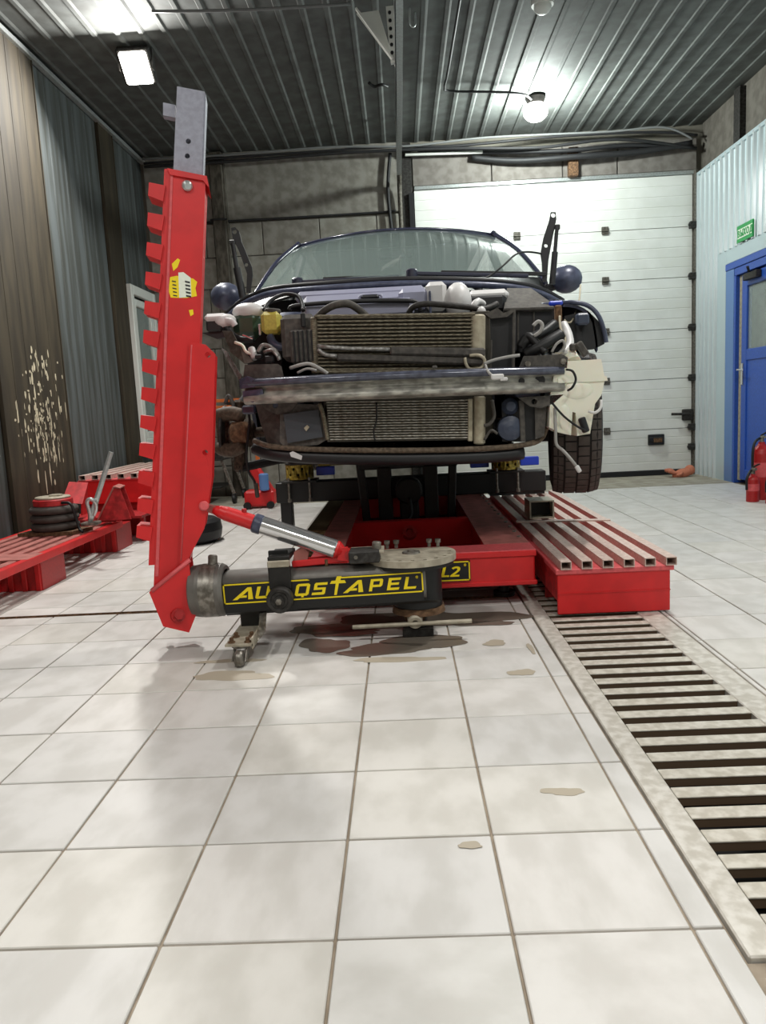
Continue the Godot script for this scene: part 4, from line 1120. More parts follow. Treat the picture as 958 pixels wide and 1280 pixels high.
	var p9 := Vector3(-0.210, 0.338, -2.850)
	var ax := p9 - p0
	var at := func(f: float) -> Vector3: return p0 + ax * f
	obj("rod_end", mb(h).plate([at.call(-0.04) + V(0, 0.014, 0.012), at.call(0.075) + V(0, 0.016, 0.012), at.call(0.075) + V(0, -0.016, 0.012), at.call(-0.03) + V(0, -0.014, 0.012)], V(0, 0, -0.024)), M.red_dusty, h)
	obj("red_barrel", mb(h).lathe(at.call(0.05), ax * 0.30, [[0, 0.0], [0, 0.016], [0.15, 0.024], [0.3, 0.028], [1, 0.030], [1, 0.0]], 22), M.red, h)
	obj("port", mb(h).rcyl(at.call(0.265) + V(0, 0.02, 0), at.call(0.265) + V(0, 0.043, 0), 0.010, 0.003, 12), M.red_deep, h)
	obj("collar", mb(h).lathe(at.call(0.325), ax * 0.06, [[0, 0.0], [0, 0.034], [0.15, 0.038], [0.85, 0.038], [1, 0.035], [1, 0.0]], 22), M.navy_primer, h)
	obj("chrome_sleeve", mb(h).lathe(at.call(0.38), ax * 0.51, [[0, 0.0], [0, 0.034], [0.01, 0.036], [0.99, 0.036], [1, 0.034], [1, 0.0]], 30), M.chrome, h)
	obj("end_cap", mb(h).lathe(at.call(0.885), ax * 0.05, [[0, 0.0], [0, 0.034], [0.4, 0.034], [1, 0.022], [1, 0.0]], 20), M.red, h)
	obj("end_eye", mb(h).bar(at.call(0.92), at.call(1.0), 0.024, 0.03, 0.004).cyl(at.call(0.985) + V(0, 0, -0.03), at.call(0.985) + V(0, 0, 0.03), 0.018), M.red_deep, h)

func build_left_side():
	# ---- long ramp along the panelled wall
	var r := thing("slatted_ramp", "long low red slatted ramp along the brown panelled wall", "ramp", V(-2.2, 0, -4.2))
	var y := 0.2
	for k in 6:
		var x := -2.455 + 0.085 * k
		obj("slat", mb(r).bx(V(x - 0.022, y - 0.03, -5.12), V(x + 0.022, y, -2.6), 0.003), M.red_dusty, r)
	obj("side_rail", mb(r).bx(V(-1.985, y - 0.04, -5.14), V(-1.945, y + 0.004, -2.6), 0.003), M.red, r)
	obj("side_rail", mb(r).bx(V(-2.50, y - 0.04, -5.14), V(-2.478, y + 0.002, -2.6), 0.003), M.red, r)
	obj("cross_plate", mb(r).bx(V(-2.49, y, -3.98), V(-1.95, y + 0.005, -3.80), 0.001), M.red_dusty, r)
	for z in [-2.75, -3.96, -5.06]:
		obj("leg_box", mb(r).bx(V(-2.48, 0, z - 0.30), V(-1.97, y - 0.03, z - 0.012), 0.003), M.red_deep, r)
		for k in 7:
			var x := -2.44 + 0.075 * k
			obj("leg_rib", mb(r).bx(V(x - 0.014, 0.0, z - 0.02), V(x + 0.014, y - 0.035, z), 0.003), M.red, r)
	# ---- raised ramp at its far end
	var b := thing("slatted_ramp", "raised red ramp with dark open tube ends beside the white window", "ramp", V(-2.2, 0, -6.3))
	var bz := -5.75
	obj("end_box", mb(b).bx(V(-2.48, 0.26, bz - 0.014), V(-1.92, 0.445, bz), 0.003), M.red, b)
	obj("lip", mb(b).bx(V(-2.49, 0.435, -7.1), V(-1.91, 0.447, bz + 0.008), 0.003), M.red_pale, b)
	obj("side_plate", mb(b).bx(V(-1.93, 0.26, -7.1), V(-1.92, 0.44, bz - 0.01)), M.red, b)
	for k in 6:
		obj("square_tube", hollow(mb(b), V(-2.45 + 0.10 * k, 0.466, 0), 0.05, 0.036, -7.1, bz + 0.015), M.rail_top, b)
		obj("tube_plug", mb(b).bx(V(-2.47 + 0.10 * k, 0.45, bz - 0.06), V(-2.43 + 0.10 * k, 0.482, bz - 0.05)), M.black, b)
	for z in [-5.80, -6.9]:
		obj("leg_box", mb(b).bx(V(-2.46, 0.0, z - 0.15), V(-1.96, 0.262, z), 0.003), M.red_deep, b)
	obj("lower_shelf", mb(b).bx(V(-2.46, 0.18, -7.1), V(-1.90, 0.20, bz + 0.35), 0.002), M.red_worn, b)
	for z in [-5.5]:
		for x in [-2.44, -1.93]:
			obj("strut", mb(b).bx(V(x - 0.015, 0, z - 0.02), V(x + 0.015, 0.18, z + 0.02)), M.red_worn, b)
	# ---- wedges
	var w := thing("ramp_wedge", "red steel wedge with pale sloping face nearest the tower", "wedge", V(-1.98, y, -4.98))
	obj("side_plate", mb(w).plate([Vector3(-2.041, 0.230, -4.950), Vector3(-1.815, 0.236, -4.950), Vector3(-1.870, 0.436, -4.950), Vector3(-1.906, 0.448, -4.950)], V(0, 0, -0.01)), M.red_worn, w)
	obj("side_plate", mb(w).plate([Vector3(-2.041, 0.230, -4.950) + V(-0.03, 0, -0.16), Vector3(-1.815, 0.236, -4.950) + V(-0.03, 0, -0.16), Vector3(-1.870, 0.436, -4.950) + V(-0.03, 0, -0.16), Vector3(-1.906, 0.448, -4.950) + V(-0.03, 0, -0.16)], V(0, 0, -0.01)), M.red_worn, w)
	obj("sloping_plate", mb(w).plate([Vector3(-2.038, 0.231, -4.945), Vector3(-1.904, 0.454, -4.945), Vector3(-1.904, 0.454, -4.945) + V(-0.03, 0, -0.18), Vector3(-2.038, 0.231, -4.945) + V(-0.03, 0, -0.18)], V(-0.008, 0.006, 0)), M.red_dusty, w)
	obj("top_plate", mb(w).plate([Vector3(-1.904, 0.454, -4.945), Vector3(-1.868, 0.442, -4.945), Vector3(-1.868, 0.442, -4.945) + V(-0.03, 0, -0.18), Vector3(-1.904, 0.454, -4.945) + V(-0.03, 0, -0.18)], V(0, 0.006, 0)), M.red_dusty, w)
	var w2 := thing("ramp_wedge", "red steel wedge half hidden behind the round bellows jack", "wedge", V(-2.25, y, -5.0))
	obj("sloping_plate", mb(w2).plate([Vector3(-2.254, 0.373, -4.920), Vector3(-2.117, 0.356, -4.920), Vector3(-2.133, 0.478, -5.080), Vector3(-2.263, 0.489, -5.080)], V(0, 0.004, -0.008)), M.red_worn, w2)
	obj("side_plate", mb(w2).plate([Vector3(-2.125, 0.282, -4.920), Vector3(-2.117, 0.356, -4.920), Vector3(-2.133, 0.478, -5.080), Vector3(-2.168, 0.269, -5.100)], V(-0.008, 0, 0)), M.red, w2)
	obj("body", mb(w2).bx(V(-2.30, y, -5.1), V(-2.11, y + 0.05, -4.92), 0.003), M.red_worn, w2)
	# ---- pneumatic bellows jack
	var jc := V(-2.215, y, -4.72)
	var j := thing("bellows_jack", "black three-ring bellows jack with red top on the low ramp", "jack", jc)
	obj("base_plate", mb(j).plate([jc + V(-0.20, 0.001, 0.10), jc + V(0.16, 0.001, 0.13), jc + V(0.21, 0.001, -0.06), jc + V(-0.12, 0.001, -0.15)], V(0, 0.022, 0)), M.rust, j)
	for k in 3:
		obj("bellows_ring", mb(j).lathe(jc + V(0, 0.024 + 0.052 * k, 0), V(0, 0.052, 0), [[0, 0.115], [0.12, 0.135], [0.35, 0.146], [0.65, 0.146], [0.88, 0.135], [1.0, 0.115]], 30, true), M.tyre, j)
	obj("top_disc", mb(j).rcyl(jc + V(0, 0.178, 0), jc + V(0, 0.222, 0), 0.118, 0.006, 30), M.red_worn, j)
	obj("top_pad", mb(j).rcyl(jc + V(0, 0.222, 0), jc + V(0, 0.236, 0), 0.105, 0.004, 30).box(jc + V(0.02, 0.24, 0), V(0.07, 0.016, 0.05), 0.004), M.steel_worn, j)
	obj("core", mb(j).cyl(jc + V(0, 0.02, 0), jc + V(0, 0.18, 0), 0.11, -1, 20), M.black, j)
	obj("air_hose", mb(j).tube([jc + V(0.09, 0.2, 0.08), jc + V(0.15, 0.19, 0.09), jc + V(0.17, 0.10, 0.08), jc + V(0.19, 0.03, 0.09), jc + V(0.22, 0.02, 0.12)], 0.009, 8, 5), M.black, j)
	var l := thing("jack_handle", "leaning grey steel lever bar with a bent loop on the ramp", "lever", V(-2.0, y, -4.70))
	obj("bar", mb(l).cyl(Vector3(-1.982, 0.276, -4.700), Vector3(-1.823, 0.694, -4.740), 0.017, 0.015, 14), M.galv_bright, l)
	obj("loop", mb(l).tube([Vector3(-1.985, 0.251, -4.700), Vector3(-1.973, 0.329, -4.680), Vector3(-1.974, 0.392, -4.660), Vector3(-1.952, 0.412, -4.660), Vector3(-1.928, 0.389, -4.670), Vector3(-1.935, 0.346, -4.690), Vector3(-1.959, 0.305, -4.700)], 0.012, 9, 5), M.galv_bright, l)
	obj("socket", mb(l).box(Vector3(-1.979, 0.255, -4.700), V(0.10, 0.02, 0.09), 0.004), M.steel, l)
	# ---- things behind, seen between the tower and the car
	var tr := thing("workshop_trolley", "dark wheeled workshop trolley behind the bare wheel hub", "trolley", V(-1.95, 0, -7.75))
	obj("tray", mb(tr).bx(V(-2.45, 0.44, -8.05), V(-1.78, 0.47, -7.5), 0.004).bx(V(-2.45, 0.47, -7.52), V(-1.78, 0.52, -7.5)), M.steel_dark, tr)
	obj("tray", mb(tr).bx(V(-2.43, 0.16, -8.03), V(-1.82, 0.18, -7.52), 0.004), M.black_iron, tr)
	for x in [-2.42, -1.80]:
		for z in [-8.02, -7.54]:
			obj("leg", mb(tr).bar(V(x + (0.0 if x < -2 else 0.0), 0.45, z), V(x + (0.0 if x < -2 else 0.10), 0.10, z), 0.03, 0.03, 0.004), M.steel, tr)
			var cx: float = x + (0.0 if x < -2 else 0.10)
			obj("castor", mb(tr).lathe(V(cx - 0.02, 0.05, z), V(0.04, 0, 0), [[0, 0.0], [0, 0.035], [0.2, 0.05], [0.8, 0.05], [1, 0.035], [1, 0.0]], 18).box(V(cx, 0.08, z), V(0.05, 0.05, 0.04), 0.004), M.black, tr)
	var ob := thing("trestle", "orange steel trestle bars against the block wall behind the tower", "trestle", V(-1.9, 0, -8.12))
	obj("beam", mb(ob).bx(V(-2.35, 1.02, -8.15), V(-1.50, 1.055, -8.10), 0.004), M.orange, ob)
	obj("beam", mb(ob).bx(V(-2.35, 0.95, -8.15), V(-1.50, 0.985, -8.10), 0.004), M.orange, ob)
	for x in [-2.3, -1.55]:
		obj("leg", mb(ob).bx(V(x - 0.02, 0, -8.145), V(x + 0.02, 0.99, -8.105), 0.004), M.orange, ob)
	var wl := thing("spare_wheel", "black spare tyre lying on the floor behind the tower", "tyre", V(-1.56, 0, -5.35))
	obj("tyre", mb(wl).lathe(V(-1.56, 0.0, -5.35), V(0, 0.17, 0), [[0, 0.15], [0.02, 0.20], [0.15, 0.235], [0.5, 0.245], [0.85, 0.235], [0.98, 0.20], [1, 0.15], [0.9, 0.14], [0.1, 0.14], [0, 0.15]], 30), M.plastic_black, wl)
	var rj := thing("trolley_jack", "small red trolley jack on the floor below the bare hub", "jack", V(-1.30, 0, -7.2))
	obj("body", mb(rj).bx(V(-1.50, 0.02, -7.25), V(-1.22, 0.17, -7.05), 0.02), M.red, rj)
	obj("arm", mb(rj).bar(V(-1.26, 0.12, -7.15), V(-1.42, 0.40, -7.15), 0.10, 0.10, 0.02), M.red, rj)
	obj("cup", mb(rj).cyl(V(-1.42, 0.40, -7.15), V(-1.42, 0.44, -7.15), 0.05), M.steel, rj)
	obj("bottle", mb(rj).rcyl(V(-1.30, 0.17, -7.04), V(-1.30, 0.33, -7.04), 0.045, 0.01), M.blue_pale, rj)
	for x in [-1.47, -1.25]:
		obj("wheel", mb(rj).cyl(V(x, 0.035, -7.04), V(x, 0.035, -7.01), 0.035, -1, 16), M.black, rj)

func build_supports():
	# crossbeam that carries the sill clamps
	var cbm := thing("cross_support", "long black crossbar under the car resting on frame and ramp", "beam", V(0.08, 0.25, -5.36))
	obj("beam", mb(cbm).bx(V(-0.90, 0.252, -5.45), V(0.99, 0.395, -5.30), 0.006), M.black, cbm)
	obj("pad", mb(cbm).bx(V(0.60, 0.2335, -5.44), V(0.98, 0.252, -5.31)), M.black_iron, cbm)
	obj("leg", mb(cbm).bx(V(-0.88, 0.0, -5.43), V(-0.80, 0.252, -5.33), 0.004), M.black, cbm)
	for k in 2:
		var cx: float = -0.725 if k == 0 else 0.715
		if true:
			var c := thing("sill_clamp", "perforated yellow sill clamp under the car beside the bare hub" if k == 0 else "perforated yellow sill clamp above the slatted ramp", "clamp", V(cx, 0.395, -5.36), "sill clamps under the car")
			var hold := CSGCombiner3D.new()
			hold.name = "perforated_cup"
			hold.material_override = M.yellow_zinc
			c.add_child(hold)
			hold.position = V(0, 0.075, 0.04)
			var body := CSGCylinder3D.new()
			body.radius = 0.098
			body.height = 0.105
			body.sides = 32
			body.name = "cup_body"
			hold.add_child(body)
			var inner := CSGCylinder3D.new()
			inner.radius = 0.090
			inner.height = 0.2
			inner.sides = 32
			inner.operation = CSGShape3D.OPERATION_SUBTRACTION
			inner.name = "cup_bore"
			hold.add_child(inner)
			for q in 20:
				var th := TAU * q / 20.0
				var dr := CSGCylinder3D.new()
				dr.radius = 0.010
				dr.height = 0.06
				dr.sides = 10
				dr.operation = CSGShape3D.OPERATION_SUBTRACTION
				dr.name = "drilling"
				dr.transform = Transform3D(Basis(V(0, 1, 0), -th) * Basis(V(0, 0, 1), PI / 2), V(cos(th) * 0.095, 0.022 if q % 2 == 0 else -0.018, sin(th) * 0.095))
				hold.add_child(dr, true)
			obj("core", mb(c).cyl(V(cx, 0.40, -5.32), V(cx, 0.60, -5.32), 0.06, -1, 20), M.black, c)
			obj("top_ring", mb(c).cyl(V(cx, 0.52, -5.32), V(cx, 0.53, -5.32), 0.10, -1, 28), M.black_iron, c)
			obj("jaw", mb(c).bx(V(cx - 0.05, 0.60, -5.40), V(cx + 0.05, 0.665, -5.28), 0.01), M.black_iron, c)
			for s in [-1, 1]:
				obj("stud", mb(c).cyl(V(cx + 0.072 * s, 0.262, -5.245), V(cx + 0.072 * s, 0.43, -5.245), 0.009, -1, 10).cyl(V(cx + 0.072 * s, 0.262, -5.245), V(cx + 0.072 * s, 0.285, -5.245), 0.015, -1, 6), M.steel, c)
				if k == 1 or s == 1:
					obj("side_plate", mb(c).bx(V(cx + s * 0.11, 0.43, -5.42), V(cx + s * 0.24, 0.49, -5.36), 0.004), M.blue_plastic, c)
			obj("jaw_plate", mb(c).bx(V(cx + (0.13 if k == 0 else -0.30), 0.50, -5.42), V(cx + (0.32 if k == 0 else -0.13), 0.55, -5.30), 0.008), M.yellow_zinc, c)
			obj("base_plate", mb(c).bx(V(cx - 0.12, 0.395, -5.44), V(cx + 0.12, 0.41, -5.235), 0.002), M.black_iron, c)
	# dark lifting gear between the rails
	var lg := thing("lifting_gear", "black lifting gear between the frame rails under the car", "lift", V(0.03, 0.1, -4.8))
	for x in [-0.12, 0.17]:
		obj("upright", mb(lg).bx(V(x - 0.045, 0.10, -4.86), V(x + 0.045, 0.52, -4.76), 0.006), M.black_iron, lg)
	obj("motor", mb(lg).rcyl(V(0.03, 0.36, -4.9), V(0.03, 0.36, -4.72), 0.085, 0.012, 22).bx(V(-0.03, 0.12, -4.86), V(0.09, 0.30, -4.76), 0.01), M.black_iron, lg)
	obj("crosspiece", mb(lg).bx(V(-0.28, 0.50, -4.86), V(0.34, 0.56, -4.76), 0.006), M.black, lg)
	obj("base", mb(lg).bx(V(-0.26, 0.10, -4.95), V(0.32, 0.125, -4.62), 0.004), M.steel_dark, lg)
	for s in [[-0.24, -0.26], [0.29, 0.30]]:
		obj("strut", mb(lg).bar(V(s[0], 0.12, -4.8), V(s[1] * 1.05, 0.56, -4.8), 0.05, 0.05, 0.006), M.black_iron, lg)
	obj("hose", mb(lg).tube([V(-0.2, 0.13, -4.64), V(-0.1, 0.18, -4.6), V(0.03, 0.2, -4.68), V(0.03, 0.32, -4.72)], 0.012, 8, 5), M.black, lg)

func build_car():
	var c := thing("car", "dark blue hatchback with its bumper, bonnet and lamps stripped off", "car", V(0.02, 0.42, -5.0))
	car_body(c)
	car_front(c)
	car_engine_bay(c)
	car_left_corner(c)
	car_right_corner(c)
	car_wheels(c)

func car_body(c: Node3D):
	var cx := 0.02
	# flanks behind the front wheels
	for s in [-1.0, 1.0]:
		var side := func(u: float, v: float) -> Vector3:
			var z := lerpf(-4.22, -6.95, u)
			var lo := 0.66
			var d := absf(z + 6.25)
			if d < 0.37:
				lo = 0.765 + sqrt(maxf(0.0, 0.137 - d * d))
			var hi := 1.45 + 0.05 * u
			var y := lerpf(lo, hi, v)
			var k := clampf((y - 0.66) / 0.8, 0.0, 1.0)
			var w := 0.80 + 0.055 * sin(PI * minf(1.0, k * 0.92 + 0.08)) - 0.03 * k
			w -= 0.12 * pow(clampf((-z - 6.2) / 0.75, 0, 1), 2.0)
			return V(cx + s * w, y, z)
		var f: Callable = side if s < 0.0 else func(u, v): return side.call(1.0 - u, v)
		obj("side_panel", mb(c).shell(44, 10, f, V(s * 0.02, 0, 0)), M.car_paint, c)
		# side glass, pillars and roof rail
		var a0 := V(cx + s * 0.79, 1.555, -4.36)
		var a1 := V(cx + s * 0.625, 1.945, -5.06)
		var b0 := V(cx + s * 0.80, 1.47, -5.35)
		var c1 := V(cx + s * 0.60, 1.95, -6.45)
		var c0 := V(cx + s * 0.77, 1.49, -6.85)
		obj("front_pillar", mb(c).tube([a0 + V(s * 0.012, -0.05, 0.06), a0, a0.lerp(a1, 0.5) + V(s * 0.012, 0.022, 0.0), a1], 0.015, 9, 5), M.car_paint, c)
		obj("roof_rail", mb(c).tube([a1, V(cx + s * 0.645, 1.99, -5.7), c1], 0.018, 9, 5), M.car_paint, c)
		obj("middle_pillar", mb(c).bar(b0, V(cx + s * 0.64, 1.98, -5.5), 0.07, 0.03, 0.006), M.plastic_black, c)
		obj("rear_pillar", mb(c).plate([c1, c1 + V(0, 0, 0.2), V(cx + s * 0.79, 1.48, -6.5), c0], V(s * 0.02, 0.01, 0)), M.car_paint, c)
		obj("side_window", mb(c).plate([a0 + V(0, -0.06, -0.05), b0 + V(0, 0, 0.03), V(cx + s * 0.64, 1.965, -5.47), a1 + V(0, -0.02, -0.06)], V(s * 0.004, 0.001, 0)), M.windscreen, c)
		obj("side_window", mb(c).plate([b0 + V(0, 0, -0.06), V(cx + s * 0.79, 1.49, -6.48), V(cx + s * 0.615, 1.94, -6.25), V(cx + s * 0.64, 1.965, -5.56)], V(s * 0.004, 0.001, 0)), M.windscreen, c)
	# roof
	var roof := func(u: float, v: float) -> Vector3:
		var x := 2.0 * u - 1.0
		var z := lerpf(-4.90, -6.5, v) - 0.16 * x * x * (1.0 - v)
		var y := 1.958 + 0.05 * sin(PI * (0.12 + 0.8 * v)) - 0.05 * x * x
		return V(cx + x * 0.635, y, z)
	obj("roof", mb(c).shell(18, 14, roof, V(0, 0.02, 0)), M.car_paint, c)
	obj("headliner", mb(c).bx(V(cx - 0.55, 1.90, -6.3), V(cx + 0.55, 1.915, -5.15), 0.004), M.headliner, c)
	# windscreen and its frame
	var ws := func(u: float, v: float) -> Vector3:
		var x := 2.0 * u - 1.0
		var bot := V(cx + x * 0.775, 1.552, -4.33 + 0.24 * (1.0 - x * x))
		var tp := V(cx + x * 0.605, 1.962 - 0.028 * x * x, -5.06 + 0.16 * (1.0 - x * x))
		return bot.lerp(tp, v) + V(0, 0.03, 0.012) * sin(PI * v)
	obj("windscreen", mb(c).shell(20, 10, ws, V(0, 0.003, 0.003)), M.windscreen, c)
	var edge := []
	for k in 13:
		edge.append(ws.call(k / 12.0, 1.0) + V(0, 0.006, 0.0))
	obj("screen_header", mb(c).tube(edge, 0.009, 8, 2), M.car_paint, c)
	obj("screen_band", mb(c).shell(20, 2, func(u, v): return ws.call(u, 0.93 + 0.07 * v) - V(0, 0.006, 0.004), V(0, 0.002, 0.002)), M.plastic_black, c)
	# rear end
	obj("rear_window", mb(c).plate([V(cx - 0.60, 1.52, -6.93), V(cx + 0.60, 1.52, -6.93), V(cx + 0.52, 1.92, -6.58), V(cx - 0.52, 1.92, -6.58)], V(0, 0.003, -0.004)), M.windscreen, c)
	obj("tailgate", mb(c).bx(V(cx - 0.70, 0.80, -7.0), V(cx + 0.70, 1.50, -6.90), 0.03), M.car_paint, c)
	obj("rear_bumper", mb(c).bx(V(cx - 0.76, 0.70, -7.06), V(cx + 0.76, 0.98, -6.85), 0.05), M.plastic_black, c)
	# floor pan and running gear
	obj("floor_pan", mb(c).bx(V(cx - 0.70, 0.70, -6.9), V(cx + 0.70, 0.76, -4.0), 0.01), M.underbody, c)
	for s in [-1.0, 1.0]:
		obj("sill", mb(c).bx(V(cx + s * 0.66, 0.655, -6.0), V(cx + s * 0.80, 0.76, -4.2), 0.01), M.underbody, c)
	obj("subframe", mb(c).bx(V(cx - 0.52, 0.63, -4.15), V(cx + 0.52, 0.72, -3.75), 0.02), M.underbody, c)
	obj("fuel_tank", mb(c).bx(V(cx - 0.55, 0.52, -6.75), V(cx + 0.55, 0.71, -5.75), 0.05), M.underbody, c)
	obj("exhaust", mb(c).tube([V(cx - 0.08, 0.70, -3.7), V(cx - 0.06, 0.64, -4.2), V(cx, 0.66, -5.2), V(cx + 0.15, 0.66, -6.4)], 0.03, 9, 5), M.rust, c)
	# cabin
	var dash := func(u: float, v: float) -> Vector3:
		var x := 2.0 * u - 1.0
		var th := PI * 0.5 * v
		return V(cx + x * 0.70, 1.36 + 0.16 * sin(th + 0.5) , -4.30 - 0.42 * v + 0.14 * (1.0 - x * x) * (1.0 - v))
	obj("dashboard", mb(c).shell(12, 8, dash, V(0, 0.3, 0)), M.interior, c)
	obj("steering_wheel", mb(c).tube(range(25).map(func(k): return V(0.40 + 0.175 * cos(TAU * k / 24.0), 1.47 + 0.16 * sin(TAU * k / 24.0), -4.86 - 0.07 * sin(TAU * k / 24.0))), 0.014, 8, 1).bx(V(0.33, 1.44, -4.86), V(0.47, 1.50, -4.83), 0.01), M.plastic_black, c)
	for s in [-1.0, 1.0]:
		var x: float = cx + s * 0.36
		var seat := obj("front_seat", mb(c).box(V(x, 1.30, -5.42), V(0.46, 0.62, 0.14), 0.05, Basis(V(1, 0, 0), 0.2)).box(V(x, 1.0, -5.16), V(0.48, 0.14, 0.5), 0.05), M.interior, c)
		obj("headrest", mb(c).box(V(x, 1.69, -5.50), V(0.25, 0.16, 0.09), 0.035), M.interior, seat)
	obj("rear_seat", mb(c).box(V(cx, 1.22, -6.35), V(1.15, 0.55, 0.16), 0.05, Basis(V(1, 0, 0), 0.2)), M.interior, c)
	obj("rear_view_mirror", mb(c).box(V(0.02, 1.84, -4.98), V(0.22, 0.065, 0.03), 0.012), M.plastic_black, c)
	# cowl, gutter and wipers
	var line := [Vector3(-0.910, 1.429, -4.200), Vector3(-0.832, 1.481, -4.180), Vector3(-0.744, 1.512, -4.140), Vector3(-0.618, 1.529, -4.080), Vector3(-0.380, 1.525, -4.000), Vector3(0.029, 1.520, -3.960), Vector3(0.432, 1.497, -3.980), Vector3(0.642, 1.476, -4.040), Vector3(0.778, 1.448, -4.120), Vector3(0.894, 1.400, -4.200)]
	obj("gutter_seal", mb(c).tube(line, 0.014, 8, 4), M.plastic_black, c)
	var line2 := []
	for p in line:
		line2.append(p + V(0, -0.025, 0.012))
	obj("gutter", mb(c).tube(line2, 0.017, 8, 4), M.navy_primer, c)
	var cowl := func(u: float, v: float) -> Vector3:
		var x := 2.0 * u - 1.0
		var near := V(cx + x * 0.80, 1.512 - 0.075 * pow(absf(x), 3.0), -4.18 + 0.21 * (1.0 - x * x))
		return near.lerp(ws.call(u, 0.0) + V(0, -0.004, 0.0), v)
	obj("cowl_panel", mb(c).shell(20, 4, cowl, V(0, 0.012, 0)), M.plastic_black, c)
	obj("firewall", mb(c).bx(V(cx - 0.70, 0.75, -4.24), V(cx + 0.70, 1.48, -4.19)), M.underbody, c)
	for w in [[Vector3(-0.446, 1.532, -4.080), Vector3(-0.513, 1.565, -4.160), Vector3(0.030, 1.557, -4.120), Vector3(-0.543, 1.585, -4.200)], [Vector3(0.120, 1.544, -4.020), Vector3(0.092, 1.559, -4.050), Vector3(0.704, 1.532, -4.160), Vector3(0.080, 1.565, -4.060)]]:
		var arm := obj("wiper_arm", mb(c).bar(w[1], w[2], 0.026, 0.018, 0.003).rcyl(w[1] + V(0, -0.03, 0), w[1] + V(0, 0.022, 0), 0.030, 0.006, 12), M.wiper, c)
		obj("wiper_blade", mb(c).bar(w[1].lerp(w[2], 0.25) + V(0, 0.012, -0.02), w[2] + V(0.10, 0.008, -0.02), 0.010, 0.020, 0.002), M.black, arm)
	# door mirrors
	for q in [[Vector3(-0.937, 1.538, -4.340), -1.0], [Vector3(0.944, 1.531, -4.340), 1.0]]:
		var p: Vector3 = q[0]
		var mr := obj("door_mirror", mb(c).ball(p, V(0.088, 0.076, 0.075), 18), M.navy_primer, c)
		obj("mirror_stalk", mb(c).bar(p + V(-0.05 * q[1], -0.03, 0), p + V(-0.17 * q[1], -0.06, -0.04), 0.05, 0.04, 0.01), M.plastic_black, mr)
		obj("mirror_glass", mb(c).ball(p + V(0, 0, -0.065), V(0.075, 0.062, 0.012), 14), M.chrome, mr)
	# raised bonnet hinges with their gas struts
	var hl := obj("bonnet_hinge", mb(c).holed([Vector3(-0.853, 1.870, -4.200), Vector3(-0.832, 1.873, -4.200), Vector3(-0.812, 1.851, -4.200), Vector3(-0.803, 1.797, -4.200), Vector3(-0.757, 1.663, -4.200), Vector3(-0.756, 1.621, -4.200), Vector3(-0.776, 1.531, -4.200), Vector3(-0.798, 1.532, -4.200), Vector3(-0.786, 1.631, -4.200), Vector3(-0.820, 1.749, -4.200), Vector3(-0.849, 1.816, -4.200)], V(0, 0, -0.012), [[Vector3(-0.836, 1.850, -4.200), 0.012], [Vector3(-0.787, 1.677, -4.200), 0.010]]), M.plastic_black, c)
	obj("gas_strut", mb(c).cyl(Vector3(-0.849, 1.790, -4.190), Vector3(-0.837, 1.661, -4.190), 0.012, -1, 10).cyl(Vector3(-0.837, 1.661, -4.190), Vector3(-0.815, 1.506, -4.190), 0.020, -1, 12).box(Vector3(-0.851, 1.794, -4.190), V(0.03, 0.025, 0.02), 0.005), M.plastic_black, hl)
	var hr := obj("bonnet_hinge", mb(c).holed([Vector3(0.840, 1.857, -4.200), Vector3(0.865, 1.855, -4.200), Vector3(0.868, 1.819, -4.200), Vector3(0.841, 1.703, -4.200), Vector3(0.822, 1.614, -4.200), Vector3(0.811, 1.503, -4.200), Vector3(0.790, 1.505, -4.200), Vector3(0.788, 1.604, -4.200), Vector3(0.781, 1.649, -4.200), Vector3(0.799, 1.730, -4.200), Vector3(0.831, 1.817, -4.200)], V(0, 0, -0.012), [[Vector3(0.852, 1.840, -4.200), 0.012], [Vector3(0.811, 1.688, -4.200), 0.010]]), M.plastic_black, c)
	obj("gas_strut", mb(c).cyl(Vector3(0.868, 1.776, -4.190), Vector3(0.855, 1.651, -4.190), 0.010, -1, 10).cyl(Vector3(0.855, 1.651, -4.190), Vector3(0.837, 1.488, -4.190), 0.016, -1, 12).box(Vector3(0.870, 1.776, -4.190), V(0.028, 0.028, 0.02), 0.005), M.plastic_black, hr)
	obj("release_cable", mb(c).tube([Vector3(0.783, 1.647, -4.190), Vector3(0.705, 1.652, -4.150), Vector3(0.635, 1.634, -4.100), Vector3(0.556, 1.569, -4.050), Vector3(0.487, 1.522, -4.030), Vector3(0.434, 1.504, -4.000)], 0.005, 6, 5), M.black, c)

